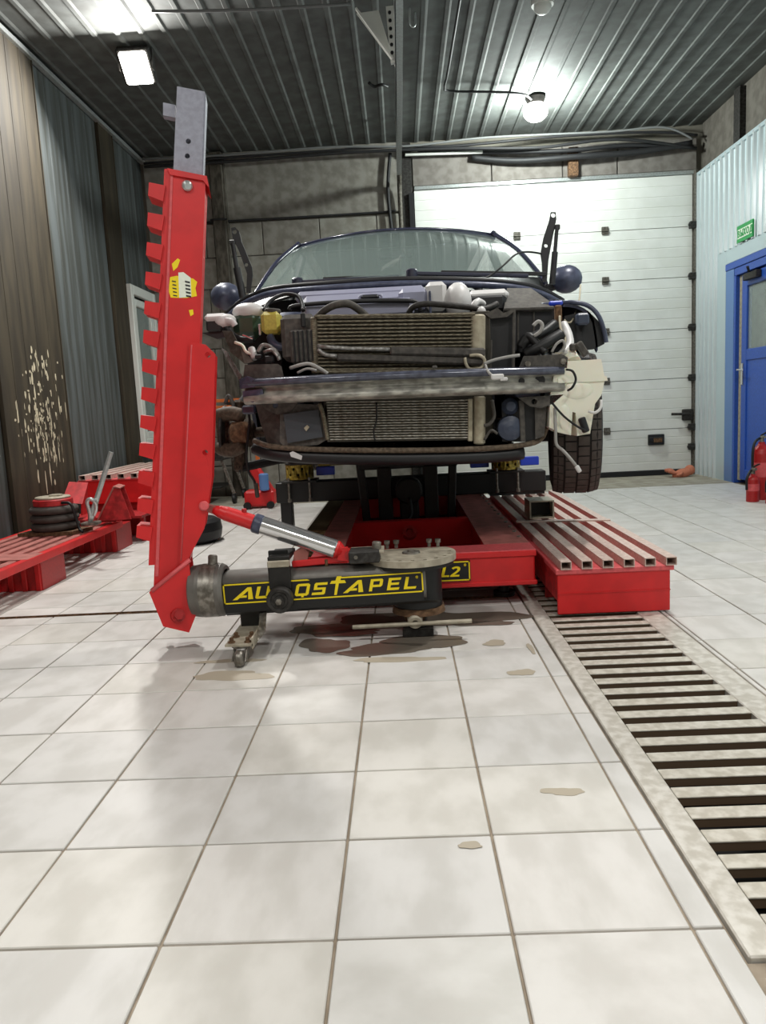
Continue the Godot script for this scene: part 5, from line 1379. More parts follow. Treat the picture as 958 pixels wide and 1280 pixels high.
func car_front(c: Node3D):
	# bumper beam, bowed in plan
	var bow := func(x: float) -> float: return -3.10 - 0.30 * x * x
	var sweep := func(prof: Array) -> Callable:
		return func(u: float, v: float) -> Vector3:
			var x := lerpf(-0.655, 0.690, u)
			var k := v * (prof.size() - 1)
			var i := mini(int(k), prof.size() - 2)
			var q: Vector2 = (prof[i] as Vector2).lerp(prof[i + 1], k - i)
			var drop := -0.022 * (x - 0.02) * 0.5
			return V(x, q.y + drop + 0.004 * (1.0 - x * x), bow.call(x) + q.x)
	var up := [Vector2(0.002, 0.990), Vector2(0.012, 0.995), Vector2(0.016, 1.005), Vector2(0.010, 1.017), Vector2(-0.006, 1.023), Vector2(-0.07, 1.026)]
	var mid := [Vector2(0.002, 0.955), Vector2(-0.022, 0.962), Vector2(-0.026, 0.982), Vector2(0.002, 0.990)]
	var low := [Vector2(-0.07, 0.916), Vector2(-0.006, 0.919), Vector2(0.010, 0.926), Vector2(0.015, 0.936), Vector2(0.012, 0.947), Vector2(0.002, 0.955)]
	var bmb := obj("bumper_beam", mb(c).shell(36, 6, sweep.call(mid), V(0, 0, 0.004)), M.beam, c)
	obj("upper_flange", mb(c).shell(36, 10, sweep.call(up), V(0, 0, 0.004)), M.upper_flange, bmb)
	obj("lower_flange", mb(c).shell(36, 10, sweep.call(low), V(0, 0, 0.004)), M.beam, bmb)
	for q in [[0.585, 0.022, 0.011], [0.505, 0.020, 0.010]]:
		var z: float = bow.call(q[0]) - 0.022
		obj("opening", mb(c).lathe(V(q[0], 0.965, z - 0.004), V(0, 0, 0.008), [[0, 0.0], [1, q[1] if q[0] > 0.55 else 0.013], [0.5, 0.0]], 16), M.black, bmb)
	obj("clip", mb(c).box(V(0.145, 1.035, -3.1), V(0.02, 0.012, 0.02), 0.003), M.plastic_dusty, bmb)
	# crushed far end of the beam
	obj("crumpled_end", mb(c).plate([Vector3(-0.668, 1.033, -3.220), Vector3(-0.630, 1.044, -3.200), Vector3(-0.578, 1.022, -3.200), Vector3(-0.603, 0.997, -3.200), Vector3(-0.668, 0.994, -3.220)], V(0, 0, -0.05)).plate([Vector3(-0.658, 0.983, -3.220), Vector3(-0.570, 0.988, -3.200), Vector3(-0.566, 0.952, -3.200), Vector3(-0.614, 0.934, -3.200), Vector3(-0.657, 0.953, -3.220)], V(0, 0, -0.05)), M.navy_primer, bmb)
	for s in [-1.0, 1.0]:
		obj("crash_box", mb(c).bx(V(0.02 + s * 0.47, 0.90, -3.62), V(0.02 + s * 0.58, 1.02, -3.27), 0.008), M.navy_primer, c)
		obj("side_member", mb(c).bx(V(0.02 + s * 0.46, 0.88, -4.2), V(0.02 + s * 0.58, 1.0, -3.6), 0.01), M.underbody, c)
	# mounting plates standing on the beam
	obj("mount_plate", mb(c).plate([Vector3(-0.655, 1.037, -3.240), Vector3(-0.480, 1.030, -3.220), Vector3(-0.487, 1.077, -3.220), Vector3(-0.503, 1.088, -3.220), Vector3(-0.644, 1.093, -3.240)], V(0, 0, -0.012)), M.plastic_dusty, c)
	var mp := obj("mount_plate", mb(c).plate([Vector3(0.496, 1.010, -3.220), Vector3(0.702, 1.010, -3.240), Vector3(0.706, 1.052, -3.240), Vector3(0.686, 1.066, -3.240), Vector3(0.521, 1.067, -3.220)], V(0, 0, -0.012)), M.plastic_dusty, c)
	for q in [Vector3(0.535, 1.034, -3.215), Vector3(0.684, 1.037, -3.235)]:
		obj("bolt", mb(c).cyl(q, q + V(0, 0, 0.012), 0.012, -1, 10), M.steel, mp)
	# condenser and radiator pack
	var rd := obj("condenser", mb(c).bx(V(-0.335, 1.035, -3.30), V(0.315, 1.262, -3.262)), M.core_back, c)
	for k in 15:
		var y := 1.256 - 0.0151 * k
		obj("condenser_tube", mb(c).bx(V(-0.333, y - 0.0035 - 0.01 * 0.0, -3.265), V(0.315, y + 0.0035, -3.247), 0.001), M.core_dust, rd)
	obj("frame_bar", mb(c).bx(V(-0.345, 1.258, -3.30), V(0.325, 1.268, -3.24), 0.003).bx(V(-0.345, 1.028, -3.30), V(0.325, 1.040, -3.24), 0.003), M.core_dust, rd)
	obj("header_tank", mb(c).rcyl(V(0.338, 1.03, -3.27), V(0.338, 1.262, -3.27), 0.032, 0.006, 16), M.tank_beige, rd)
	obj("header_tank", mb(c).rcyl(V(-0.347, 1.03, -3.28), V(-0.347, 1.262, -3.28), 0.018, 0.004, 14), M.core_dust, rd)
	obj("radiator", mb(c).bx(V(-0.33, 0.75, -3.40), V(0.40, 1.27, -3.33), 0.004), M.core_back, c)
	obj("fan_shroud", mb(c).bx(V(-0.34, 0.76, -3.46), V(0.42, 1.24, -3.41), 0.01), M.plastic_black, c)
	tilt_about(rd, V(0, 1.15, -3.27) - c.position, -0.04)
	# pipes lying across the condenser
	obj("alloy_pipe", mb(c).tube([Vector3(-0.334, 1.139, -3.235), Vector3(-0.190, 1.128, -3.230), Vector3(-0.030, 1.123, -3.230)], 0.009, 8, 2), M.alloy, rd)
	obj("alloy_pipe", mb(c).tube([Vector3(-0.331, 1.126, -3.235), Vector3(-0.298, 1.104, -3.230), Vector3(-0.252, 1.098, -3.230)], 0.009, 8, 3), M.alloy, rd)
	obj("insulated_hose", mb(c).bar(Vector3(-0.030, 1.116, -3.232), Vector3(0.365, 1.105, -3.232), 0.028, 0.036, 0.008), M.plastic_dusty, rd)
	obj("insulated_hose", mb(c).bar(Vector3(-0.252, 1.092, -3.232), Vector3(0.363, 1.066, -3.232), 0.024, 0.030, 0.008), M.plastic_dusty, rd)
	obj("pipe_bend", mb(c).tube([Vector3(0.300, 1.092, -3.220), Vector3(0.339, 1.092, -3.210), Vector3(0.361, 1.072, -3.210), Vector3(0.350, 1.043, -3.210), Vector3(0.304, 1.036, -3.210), Vector3(0.285, 1.056, -3.210), Vector3(0.280, 1.083, -3.215)], 0.007, 8, 5), M.tank_beige, rd)
	obj("harness", mb(c).tube([Vector3(0.353, 1.042, -3.200), Vector3(0.396, 1.056, -3.200), Vector3(0.455, 1.066, -3.200), Vector3(0.501, 1.070, -3.200)], 0.007, 7, 4).tube([Vector3(0.359, 1.039, -3.200), Vector3(0.359, 1.009, -3.120), Vector3(0.378, 0.984, -3.070), Vector3(0.408, 0.979, -3.060)], 0.006, 7, 4), M.wire_gray, c)
	obj("connector", mb(c).box(Vector3(0.389, 0.983, -3.060), V(0.05, 0.022, 0.02), 0.004).box(Vector3(0.414, 0.973, -3.060), V(0.03, 0.014, 0.016), 0.003), M.plastic_pale, c)
	# lower cooler
	var lc := obj("lower_cooler", mb(c).bx(V(-0.315, 0.74, -3.31), V(0.285, 0.915, -3.272)), M.core_back_gray, c)
	for k in 15:
		var y := 0.908 - 0.0112 * k
		obj("cooler_tube", mb(c).bx(V(-0.315 + 0.003 * k * 0.3, y - 0.0028, -3.275), V(0.285, y + 0.0028, -3.258), 0.0008), M.core_gray, lc)
	obj("header_tank", mb(c).rcyl(V(0.335, 0.72, -3.275), V(0.335, 0.925, -3.275), 0.026, 0.006, 16).bx(V(0.285, 0.735, -3.30), V(0.305, 0.915, -3.255), 0.003), M.tank_beige, lc)
	tilt_about(lc, V(0, 0.83, -3.27) - c.position, -0.035)
	obj("side_bracket", mb(c).tube([Vector3(-0.342, 0.904, -3.240), Vector3(-0.328, 0.856, -3.240), Vector3(-0.319, 0.795, -3.250), Vector3(-0.312, 0.750, -3.250)], 0.009, 7, 4), M.core_dust, lc)
	obj("cooler_cable", mb(c).tube([Vector3(-0.102, 0.905, -3.240), Vector3(-0.102, 0.835, -3.240), Vector3(-0.115, 0.785, -3.245), Vector3(-0.110, 0.744, -3.240)], 0.004, 6, 4), M.black, lc)
	# lower crossmember, bowed and swept up on the right
	var xm := [Vector3(-0.647, 0.770, -3.340), Vector3(-0.562, 0.743, -3.290), Vector3(-0.351, 0.722, -3.250), Vector3(-0.010, 0.703, -3.220), Vector3(0.329, 0.692, -3.240), Vector3(0.519, 0.698, -3.270), Vector3(0.598, 0.716, -3.310), Vector3(0.629, 0.762, -3.340)]
	var xmn := obj("lower_crossmember", mb(c).tube(xm, 0.012, 9, 4), M.lip_dirt, c)
	var xd := []
	for p in xm.slice(0, 6):
		xd.append(p + V(0, -0.035, -0.03))
	obj("splash_lip", mb(c).tube(xd, 0.03, 9, 4), M.plastic_black, xmn)
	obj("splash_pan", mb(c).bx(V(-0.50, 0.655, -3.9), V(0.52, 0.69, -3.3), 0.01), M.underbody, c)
	obj("tow_strip", mb(c).plate([Vector3(-0.477, 0.716, -3.220), Vector3(-0.463, 0.722, -3.220), Vector3(-0.424, 0.700, -3.220), Vector3(-0.429, 0.683, -3.220), Vector3(-0.472, 0.699, -3.220)], V(0, 0, -0.004)), M.plastic_pale, xmn)
	# air guards each side of the cooler
	var gl := obj("air_guard", mb(c).plate([Vector3(-0.513, 0.906, -3.270), Vector3(-0.491, 0.925, -3.270), Vector3(-0.335, 0.910, -3.270), Vector3(-0.312, 0.766, -3.270), Vector3(-0.359, 0.741, -3.270), Vector3(-0.504, 0.735, -3.270), Vector3(-0.523, 0.763, -3.270)], V(0, 0, -0.03)), M.plastic_dusty, c)
	obj("inner_panel", mb(c).plate([Vector3(-0.497, 0.878, -3.262), Vector3(-0.349, 0.891, -3.262), Vector3(-0.335, 0.775, -3.262), Vector3(-0.488, 0.755, -3.262)], V(0, 0, 0.008)), M.guard_gray, gl)
	obj("tag", mb(c).plate([Vector3(-0.413, 0.816, -3.250), Vector3(-0.399, 0.829, -3.250), Vector3(-0.389, 0.819, -3.250), Vector3(-0.404, 0.802, -3.250)], V(0, 0, 0.002)), M.tank_beige, gl)
	var gr := obj("air_guard", mb(c).plate([Vector3(0.436, 0.885, -3.290), Vector3(0.626, 0.882, -3.290), Vector3(0.609, 0.730, -3.290), Vector3(0.547, 0.709, -3.290), Vector3(0.431, 0.715, -3.290)], V(0, 0, -0.03)), M.plastic_black, c)
	obj("guard_post", mb(c).bar(Vector3(0.512, 0.888, -3.260), Vector3(0.515, 0.712, -3.260), 0.022, 0.012, 0.003, V(0, 0, 1)), M.plastic_dusty, gr)
	obj("guard_side", mb(c).plate([Vector3(0.570, 0.885, -3.280), Vector3(0.624, 0.892, -3.280), Vector3(0.607, 0.731, -3.280), Vector3(0.569, 0.719, -3.280)], V(0, 0, 0.012)), M.plastic_dusty, gr)
	obj("horn", mb(c).lathe(Vector3(0.464, 0.771, -3.300), V(0, 0, 0.05), [[0, 0.0], [0, 0.04], [0.3, 0.055], [0.7, 0.052], [0.9, 0.03], [1, 0.012], [1, 0.0]], 22).lathe(Vector3(0.467, 0.863, -3.300), V(0, 0, 0.05), [[0, 0.0], [0, 0.03], [0.4, 0.036], [0.9, 0.02], [1, 0.0]], 18), M.horn_blue, gr)
	obj("horn_bracket", mb(c).tube([Vector3(0.387, 0.894, -3.250), Vector3(0.395, 0.827, -3.250), Vector3(0.374, 0.794, -3.250), Vector3(0.354, 0.788, -3.260)], 0.008, 7, 4).tube([Vector3(0.351, 0.728, -3.250), Vector3(0.378, 0.767, -3.240), Vector3(0.405, 0.752, -3.240)], 0.006, 7, 4), M.plastic_dusty, gr)
	var st := obj("beam_stay", mb(c).holed([Vector3(0.496, 0.898, -3.240), Vector3(0.687, 0.902, -3.260), Vector3(0.640, 0.865, -3.260), Vector3(0.592, 0.850, -3.260), Vector3(0.544, 0.859, -3.250)], V(0, 0, -0.008), [[Vector3(0.563, 0.878, -3.245), 0.012]]), M.plastic_dusty, c)
	obj("beam_stay", mb(c).holed([Vector3(-0.595, 0.934, -3.260), Vector3(-0.432, 0.925, -3.240), Vector3(-0.462, 0.893, -3.240), Vector3(-0.525, 0.880, -3.250), Vector3(-0.573, 0.902, -3.260)], V(0, 0, -0.008), [[Vector3(-0.530, 0.917, -3.250), 0.012]]), M.plastic_dusty, c)

# the knocked radiators sit slightly out of level
func tilt_about(o: Node3D, p: Vector3, a: float):
	o.transform = Transform3D(Basis.IDENTITY, p) * Transform3D(Basis(V(0, 0, 1), a), Vector3.ZERO) * Transform3D(Basis.IDENTITY, -p)

func car_engine_bay(c: Node3D):
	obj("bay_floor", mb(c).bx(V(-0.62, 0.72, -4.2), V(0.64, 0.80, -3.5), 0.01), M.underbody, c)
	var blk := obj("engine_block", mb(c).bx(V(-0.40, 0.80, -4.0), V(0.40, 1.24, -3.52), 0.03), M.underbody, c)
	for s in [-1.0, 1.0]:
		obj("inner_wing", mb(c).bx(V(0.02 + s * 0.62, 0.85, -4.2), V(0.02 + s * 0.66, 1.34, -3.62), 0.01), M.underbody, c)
		obj("strut_tower", mb(c).lathe(V(0.02 + s * 0.56, 1.18, -3.98), V(0, 0.2, 0), [[0, 0.15], [0.7, 0.14], [0.9, 0.12], [1, 0.09], [1, 0.0]], 24), M.navy_primer, c)
	# intake cover with its handle slot
	var ic := obj("engine_cover", mb(c).box((Vector3(-0.457, 1.326, -3.620) + Vector3(0.097, 1.415, -3.620)) * 0.5 + V(0, -0.012, -0.12), V(0.52, 0.11, 0.28), 0.03), M.plastic_lilac, c)
	obj("cover_lip", mb(c).tube([Vector3(-0.471, 1.333, -3.460), Vector3(-0.434, 1.352, -3.460), Vector3(-0.191, 1.355, -3.450), Vector3(0.038, 1.346, -3.450), Vector3(0.098, 1.334, -3.460), Vector3(0.110, 1.296, -3.470)], 0.010, 8, 5), M.plastic_black, ic)
	obj("cover_front", mb(c).box(Vector3(-0.167, 1.322, -3.500), V(0.50, 0.085, 0.06), 0.02), M.plastic_lilac, ic)
	obj("handle_slot", mb(c).box(Vector3(-0.114, 1.388, -3.600), V(0.085, 0.022, 0.05), 0.010), M.plastic_black, ic)
	obj("handle_lip", mb(c).tube([Vector3(-0.165, 1.379, -3.590), Vector3(-0.157, 1.396, -3.590), Vector3(-0.113, 1.401, -3.590), Vector3(-0.065, 1.395, -3.590), Vector3(-0.059, 1.377, -3.590)], 0.006, 7, 4), M.plastic_lilac, ic)
	obj("cover_back", mb(c).box(Vector3(-0.163, 1.422, -3.800), V(0.62, 0.06, 0.16), 0.02), M.plastic_lilac, ic)
	obj("air_duct", mb(c).box(Vector3(0.084, 1.363, -3.600), V(0.135, 0.095, 0.16), 0.02), M.plastic_lilac, c)
	obj("oil_filler", mb(c).box(Vector3(0.186, 1.369, -3.580), V(0.095, 0.13, 0.12), 0.02), M.plastic_pale, c)
	obj("duct_seam", mb(c).box(Vector3(0.156, 1.340, -3.510), V(0.010, 0.10, 0.02), 0.003), M.navy_primer, c)
	obj("air_tank", mb(c).ball(Vector3(0.285, 1.344, -3.560), V(0.062, 0.085, 0.08), 18), M.plastic_pale, c)
	var ab := obj("air_box", mb(c).box(Vector3(0.429, 1.373, -3.700), V(0.19, 0.05, 0.2), 0.02), M.plastic_pale, c)
	obj("air_box_front", mb(c).box(Vector3(0.419, 1.334, -3.620), V(0.18, 0.09, 0.06), 0.02), M.plastic_black, ab)
	# sloping fuse box and battery on the right
	var fb := obj("battery_box", mb(c).plate([Vector3(0.472, 1.107, -3.520), Vector3(0.696, 1.113, -3.520), Vector3(0.710, 1.277, -3.520), Vector3(0.492, 1.296, -3.520)], V(0, 0, -0.26)), M.plastic_black, c)
	obj("box_lid", mb(c).plate([Vector3(0.482, 1.287, -3.500), Vector3(0.702, 1.282, -3.500), Vector3(0.715, 1.322, -3.600), Vector3(0.657, 1.419, -3.800), Vector3(0.542, 1.425, -3.800)], V(0, -0.02, -0.05)), M.plastic_dusty, fb)
	obj("lid_edge", mb(c).bar(Vector3(0.481, 1.290, -3.495), Vector3(0.705, 1.285, -3.495), 0.016, 0.014, 0.003), M.plastic_dusty, fb)
	for k in 2:
		obj("box_ridge", mb(c).bar(Vector3(0.548, 1.278, -3.515) + V(0.07 * k, 0, 0), Vector3(0.544, 1.110, -3.515) + V(0.07 * k, 0, 0), 0.008, 0.006, 0.002, V(0, 0, 1)), M.plastic_dusty, fb)
	# hoses over the condenser
	obj("coolant_hose", mb(c).tube([Vector3(-0.342, 1.288, -3.400), Vector3(-0.305, 1.312, -3.360), Vector3(-0.254, 1.330, -3.340), Vector3(-0.199, 1.331, -3.340), Vector3(-0.154, 1.305, -3.370), Vector3(-0.122, 1.276, -3.400)], 0.016, 9, 5), M.plastic_dusty, c)
	obj("breather_hose", mb(c).tube([Vector3(0.055, 1.278, -3.380), Vector3(0.074, 1.305, -3.360), Vector3(0.122, 1.315, -3.350), Vector3(0.207, 1.307, -3.350), Vector3(0.310, 1.293, -3.360), Vector3(0.383, 1.284, -3.380), Vector3(0.444, 1.307, -3.420)], 0.013, 9, 5), M.steel_dark, c)
	obj("hose_elbow", mb(c).tube([Vector3(0.351, 1.275, -3.400), Vector3(0.339, 1.300, -3.380), Vector3(0.359, 1.319, -3.400), Vector3(0.384, 1.312, -3.440)], 0.015, 9, 4).ball(Vector3(0.367, 1.273, -3.360), V(0.02, 0.02, 0.02), 10), M.plastic_pale, c)
	obj("front_bracket", mb(c).plate([Vector3(0.374, 1.255, -3.300), Vector3(0.428, 1.276, -3.300), Vector3(0.454, 1.254, -3.300), Vector3(0.498, 1.269, -3.300), Vector3(0.501, 1.259, -3.300), Vector3(0.467, 1.237, -3.300), Vector3(0.400, 1.234, -3.300)], V(0, 0, -0.02)), M.plastic_dusty, c)
	obj("lock_panel", mb(c).plate([Vector3(0.391, 1.239, -3.340), Vector3(0.493, 1.240, -3.340), Vector3(0.494, 1.026, -3.340), Vector3(0.388, 1.024, -3.340)], V(0, 0, -0.03)), M.plastic_black, c)
	obj("lock_post", mb(c).bar(Vector3(0.500, 1.263, -3.310), Vector3(0.488, 1.024, -3.300), 0.012, 0.012, 0.002, V(0, 0, 1)).bar(Vector3(0.399, 1.144, -3.290), Vector3(0.392, 1.028, -3.290), 0.006, 0.006), M.plastic_dusty, c)

func car_left_corner(c: Node3D):
	# brake fluid bottle and washer bottle
	var rs := obj("fluid_bottle", mb(c).box(Vector3(-0.546, 1.277, -3.420), V(0.085, 0.095, 0.09), 0.016), M.yellow_fluid, c)
	obj("bottle_cap", mb(c).rcyl(Vector3(-0.540, 1.318, -3.420), Vector3(-0.538, 1.338, -3.420), 0.036, 0.005, 18), M.plastic_dusty, rs)
	obj("washer_bottle", mb(c).box(Vector3(-0.665, 1.278, -3.500), V(0.13, 0.13, 0.12), 0.035), M.bottle_green, c)
	obj("bottle_top", mb(c).ball(Vector3(-0.660, 1.341, -3.500), V(0.075, 0.04, 0.06), 14), M.plastic_pale, c)
	obj("hose", mb(c).tube([Vector3(-0.581, 1.336, -3.440), Vector3(-0.556, 1.381, -3.480), Vector3(-0.496, 1.409, -3.500), Vector3(-0.433, 1.396, -3.480), Vector3(-0.409, 1.355, -3.440), Vector3(-0.403, 1.322, -3.400)], 0.009, 8, 5), M.plastic_black, c)
	# dark canister with ribbed front
	var cn := obj("canister", mb(c).bx(Vector3(-0.494, 1.101, -3.300), Vector3(-0.341, 1.297, -3.300) + V(0, 0, -0.12), 0.02), M.plastic_dusty, c)
	var cf := obj("canister_front", mb(c).bx(Vector3(-0.453, 1.088, -3.270), Vector3(-0.349, 1.228, -3.270) + V(0, 0, -0.04), 0.008), M.plastic_dusty, cn)
	for k in 5:
		obj("front_rib", mb(c).box(Vector3(-0.434, 1.159, -3.266) + V(0.019 * k, 0, 0), V(0.006, 0.13, 0.012), 0.002), M.plastic_black, cn)
	obj("canister_neck", mb(c).box(Vector3(-0.391, 1.267, -3.280), V(0.018, 0.06, 0.02), 0.004), M.black, cn)
	# torn inner wing: bright bracket end and folded rails
	var br := obj("wing_bracket", mb(c).box(Vector3(-0.794, 1.315, -3.460), V(0.10, 0.035, 0.10), 0.014).ball(Vector3(-0.755, 1.301, -3.440), V(0.05, 0.03, 0.04), 12).tube([Vector3(-0.757, 1.302, -3.420), Vector3(-0.718, 1.291, -3.400), Vector3(-0.705, 1.273, -3.400)], 0.014, 8, 4), M.plastic_pale, c)
	obj("bracket_foot", mb(c).box(Vector3(-0.804, 1.281, -3.460), V(0.07, 0.05, 0.08), 0.008).plate([Vector3(-0.866, 1.254, -3.440), Vector3(-0.765, 1.260, -3.440), Vector3(-0.749, 1.234, -3.440), Vector3(-0.797, 1.223, -3.440)], V(0, 0, -0.03)), M.plastic_black, br)
	obj("wing_rail", mb(c).plate([Vector3(-0.768, 1.258, -3.420), Vector3(-0.721, 1.250, -3.400), Vector3(-0.679, 1.174, -3.340), Vector3(-0.617, 1.108, -3.300), Vector3(-0.656, 1.100, -3.300), Vector3(-0.727, 1.158, -3.360)], V(0, 0, -0.02)), M.track, c)
	obj("wing_rail", mb(c).plate([Vector3(-0.781, 1.186, -3.420), Vector3(-0.749, 1.162, -3.400), Vector3(-0.673, 1.050, -3.300), Vector3(-0.682, 1.023, -3.300), Vector3(-0.705, 1.059, -3.320)], V(0, 0, -0.015)), M.alloy, c)
	obj("wing_rail", mb(c).tube([Vector3(-0.753, 1.276, -3.440), Vector3(-0.720, 1.231, -3.420), Vector3(-0.671, 1.210, -3.400), Vector3(-0.625, 1.211, -3.400)], 0.016, 8, 4), M.plastic_black, c)
	obj("apron", mb(c).plate([Vector3(-0.733, 1.237, -3.480), Vector3(-0.515, 1.254, -3.480), Vector3(-0.526, 1.085, -3.480), Vector3(-0.671, 1.092, -3.480)], V(0, 0, -0.03)), M.underbody, c)
	# lamp fittings and loose pipes
	obj("sensor", mb(c).rcyl(Vector3(-0.631, 1.169, -3.340), Vector3(-0.613, 1.119, -3.320), 0.016, 0.004, 12), M.plastic_pale, c)
	obj("washer_pipe", mb(c).tube([Vector3(-0.703, 1.198, -3.360), Vector3(-0.668, 1.181, -3.340), Vector3(-0.651, 1.152, -3.330), Vector3(-0.622, 1.140, -3.320)], 0.007, 7, 4), M.reservoir, c)
	obj("lamp_clip", mb(c).tube([Vector3(-0.597, 1.148, -3.320), Vector3(-0.578, 1.174, -3.320), Vector3(-0.551, 1.170, -3.320), Vector3(-0.518, 1.143, -3.300), Vector3(-0.504, 1.109, -3.300)], 0.010, 8, 4).tube([Vector3(-0.572, 1.146, -3.310), Vector3(-0.535, 1.151, -3.300), Vector3(-0.508, 1.122, -3.290)], 0.008, 7, 4), M.alloy, c)
	obj("elbow_hose", mb(c).tube([Vector3(-0.551, 1.215, -3.380), Vector3(-0.539, 1.189, -3.360), Vector3(-0.514, 1.170, -3.350), Vector3(-0.487, 1.165, -3.350)], 0.018, 9, 4), M.navy_primer, c)
	obj("bulb_holder", mb(c).box(Vector3(-0.548, 1.114, -3.300), V(0.04, 0.03, 0.03), 0.005).box(Vector3(-0.594, 1.127, -3.310), V(0.03, 0.02, 0.03), 0.004), M.plastic_black, c)
	obj("bright_tab", mb(c).box(Vector3(-0.598, 1.250, -3.400), V(0.012, 0.05, 0.012), 0.003).box(Vector3(-0.649, 1.220, -3.380), V(0.05, 0.008, 0.012), 0.002, Basis(V(0, 0, 1), -0.4)), M.chrome, c)
	obj("harness", mb(c).tube([Vector3(-0.450, 1.068, -3.220), Vector3(-0.403, 1.078, -3.200), Vector3(-0.363, 1.079, -3.200), Vector3(-0.318, 1.054, -3.200), Vector3(-0.293, 1.036, -3.200)], 0.008, 7, 4).tube([Vector3(-0.419, 1.046, -3.200), Vector3(-0.377, 1.060, -3.190), Vector3(-0.338, 1.051, -3.190)], 0.006, 7, 4), M.wire_gray, c)
	# front panel below the lamp, with its stays
	obj("corner_panel", mb(c).plate([Vector3(-0.633, 0.946, -3.340), Vector3(-0.520, 0.913, -3.320), Vector3(-0.525, 0.740, -3.320), Vector3(-0.588, 0.753, -3.340), Vector3(-0.617, 0.841, -3.360)], V(0, 0, -0.015)), M.plastic_dusty, c)
	obj("corner_bracket", mb(c).box(Vector3(-0.635, 0.974, -3.360), V(0.06, 0.05, 0.06), 0.01).box(Vector3(-0.669, 0.906, -3.400), V(0.06, 0.04, 0.05), 0.008), M.navy_primer, c)
	# hanging brake hose
	obj("brake_hose", mb(c).tube([Vector3(-0.689, 0.943, -3.460), Vector3(-0.685, 0.860, -3.460), Vector3(-0.697, 0.788, -3.460), Vector3(-0.711, 0.698, -3.460), Vector3(-0.706, 0.625, -3.460), Vector3(-0.683, 0.579, -3.460), Vector3(-0.677, 0.513, -3.460)], 0.006, 7, 5), M.plastic_black, c)
	obj("hose_end", mb(c).rcyl(Vector3(-0.677, 0.572, -3.460), Vector3(-0.674, 0.505, -3.460), 0.010, 0.003, 10), M.plastic_dusty, c)
	# bare hub: knuckle, caliper and disc
	var hb := obj("brake_caliper", mb(c).tube([Vector3(-0.859, 0.885, -3.620), Vector3(-0.789, 0.893, -3.580), Vector3(-0.737, 0.879, -3.560)], 0.035, 9, 4).tube([Vector3(-0.868, 0.733, -3.620), Vector3(-0.802, 0.721, -3.580), Vector3(-0.743, 0.746, -3.560)], 0.034, 9, 4).bx(Vector3(-0.885, 0.726, -3.640), Vector3(-0.825, 0.890, -3.640) + V(0, 0, -0.06), 0.012), M.rust_dark, c)
	obj("caliper_piston", mb(c).rcyl(Vector3(-0.795, 0.804, -3.560), Vector3(-0.709, 0.804, -3.560), 0.05, 0.012, 22), M.rust, hb)
	obj("brake_disc", mb(c).rcyl(Vector3(-0.857, 0.807, -3.680), Vector3(-0.841, 0.806, -3.680), 0.125, 0.004, 36), M.steel_dark, hb)
	obj("knuckle", mb(c).rcyl(Vector3(-0.846, 0.802, -3.700), Vector3(-0.713, 0.795, -3.700), 0.07, 0.02, 20).bar(Vector3(-0.783, 0.957, -3.720), Vector3(-0.798, 0.608, -3.700), 0.05, 0.05, 0.012), M.rust_dark, hb)
	obj("track_arm", mb(c).bar(Vector3(-0.813, 0.625, -3.700), V(-0.45, 0.68, -3.85), 0.06, 0.04, 0.01), M.underbody, hb)
	obj("strut", mb(c).cyl(Vector3(-0.822, 0.881, -3.780), V(-0.56, 1.22, -3.98), 0.032, -1, 16), M.plastic_black, hb)
	obj("drive_shaft", mb(c).cyl(Vector3(-0.741, 0.796, -3.720), V(-0.35, 0.80, -3.80), 0.025, -1, 14), M.rust_dark, hb)
	obj("spring", mb(c).tube([Vector3(-0.834, 0.940, -3.660), Vector3(-0.815, 0.977, -3.660), Vector3(-0.792, 0.926, -3.640), Vector3(-0.809, 0.897, -3.620)], 0.010, 7, 5), M.plastic_dusty, hb)

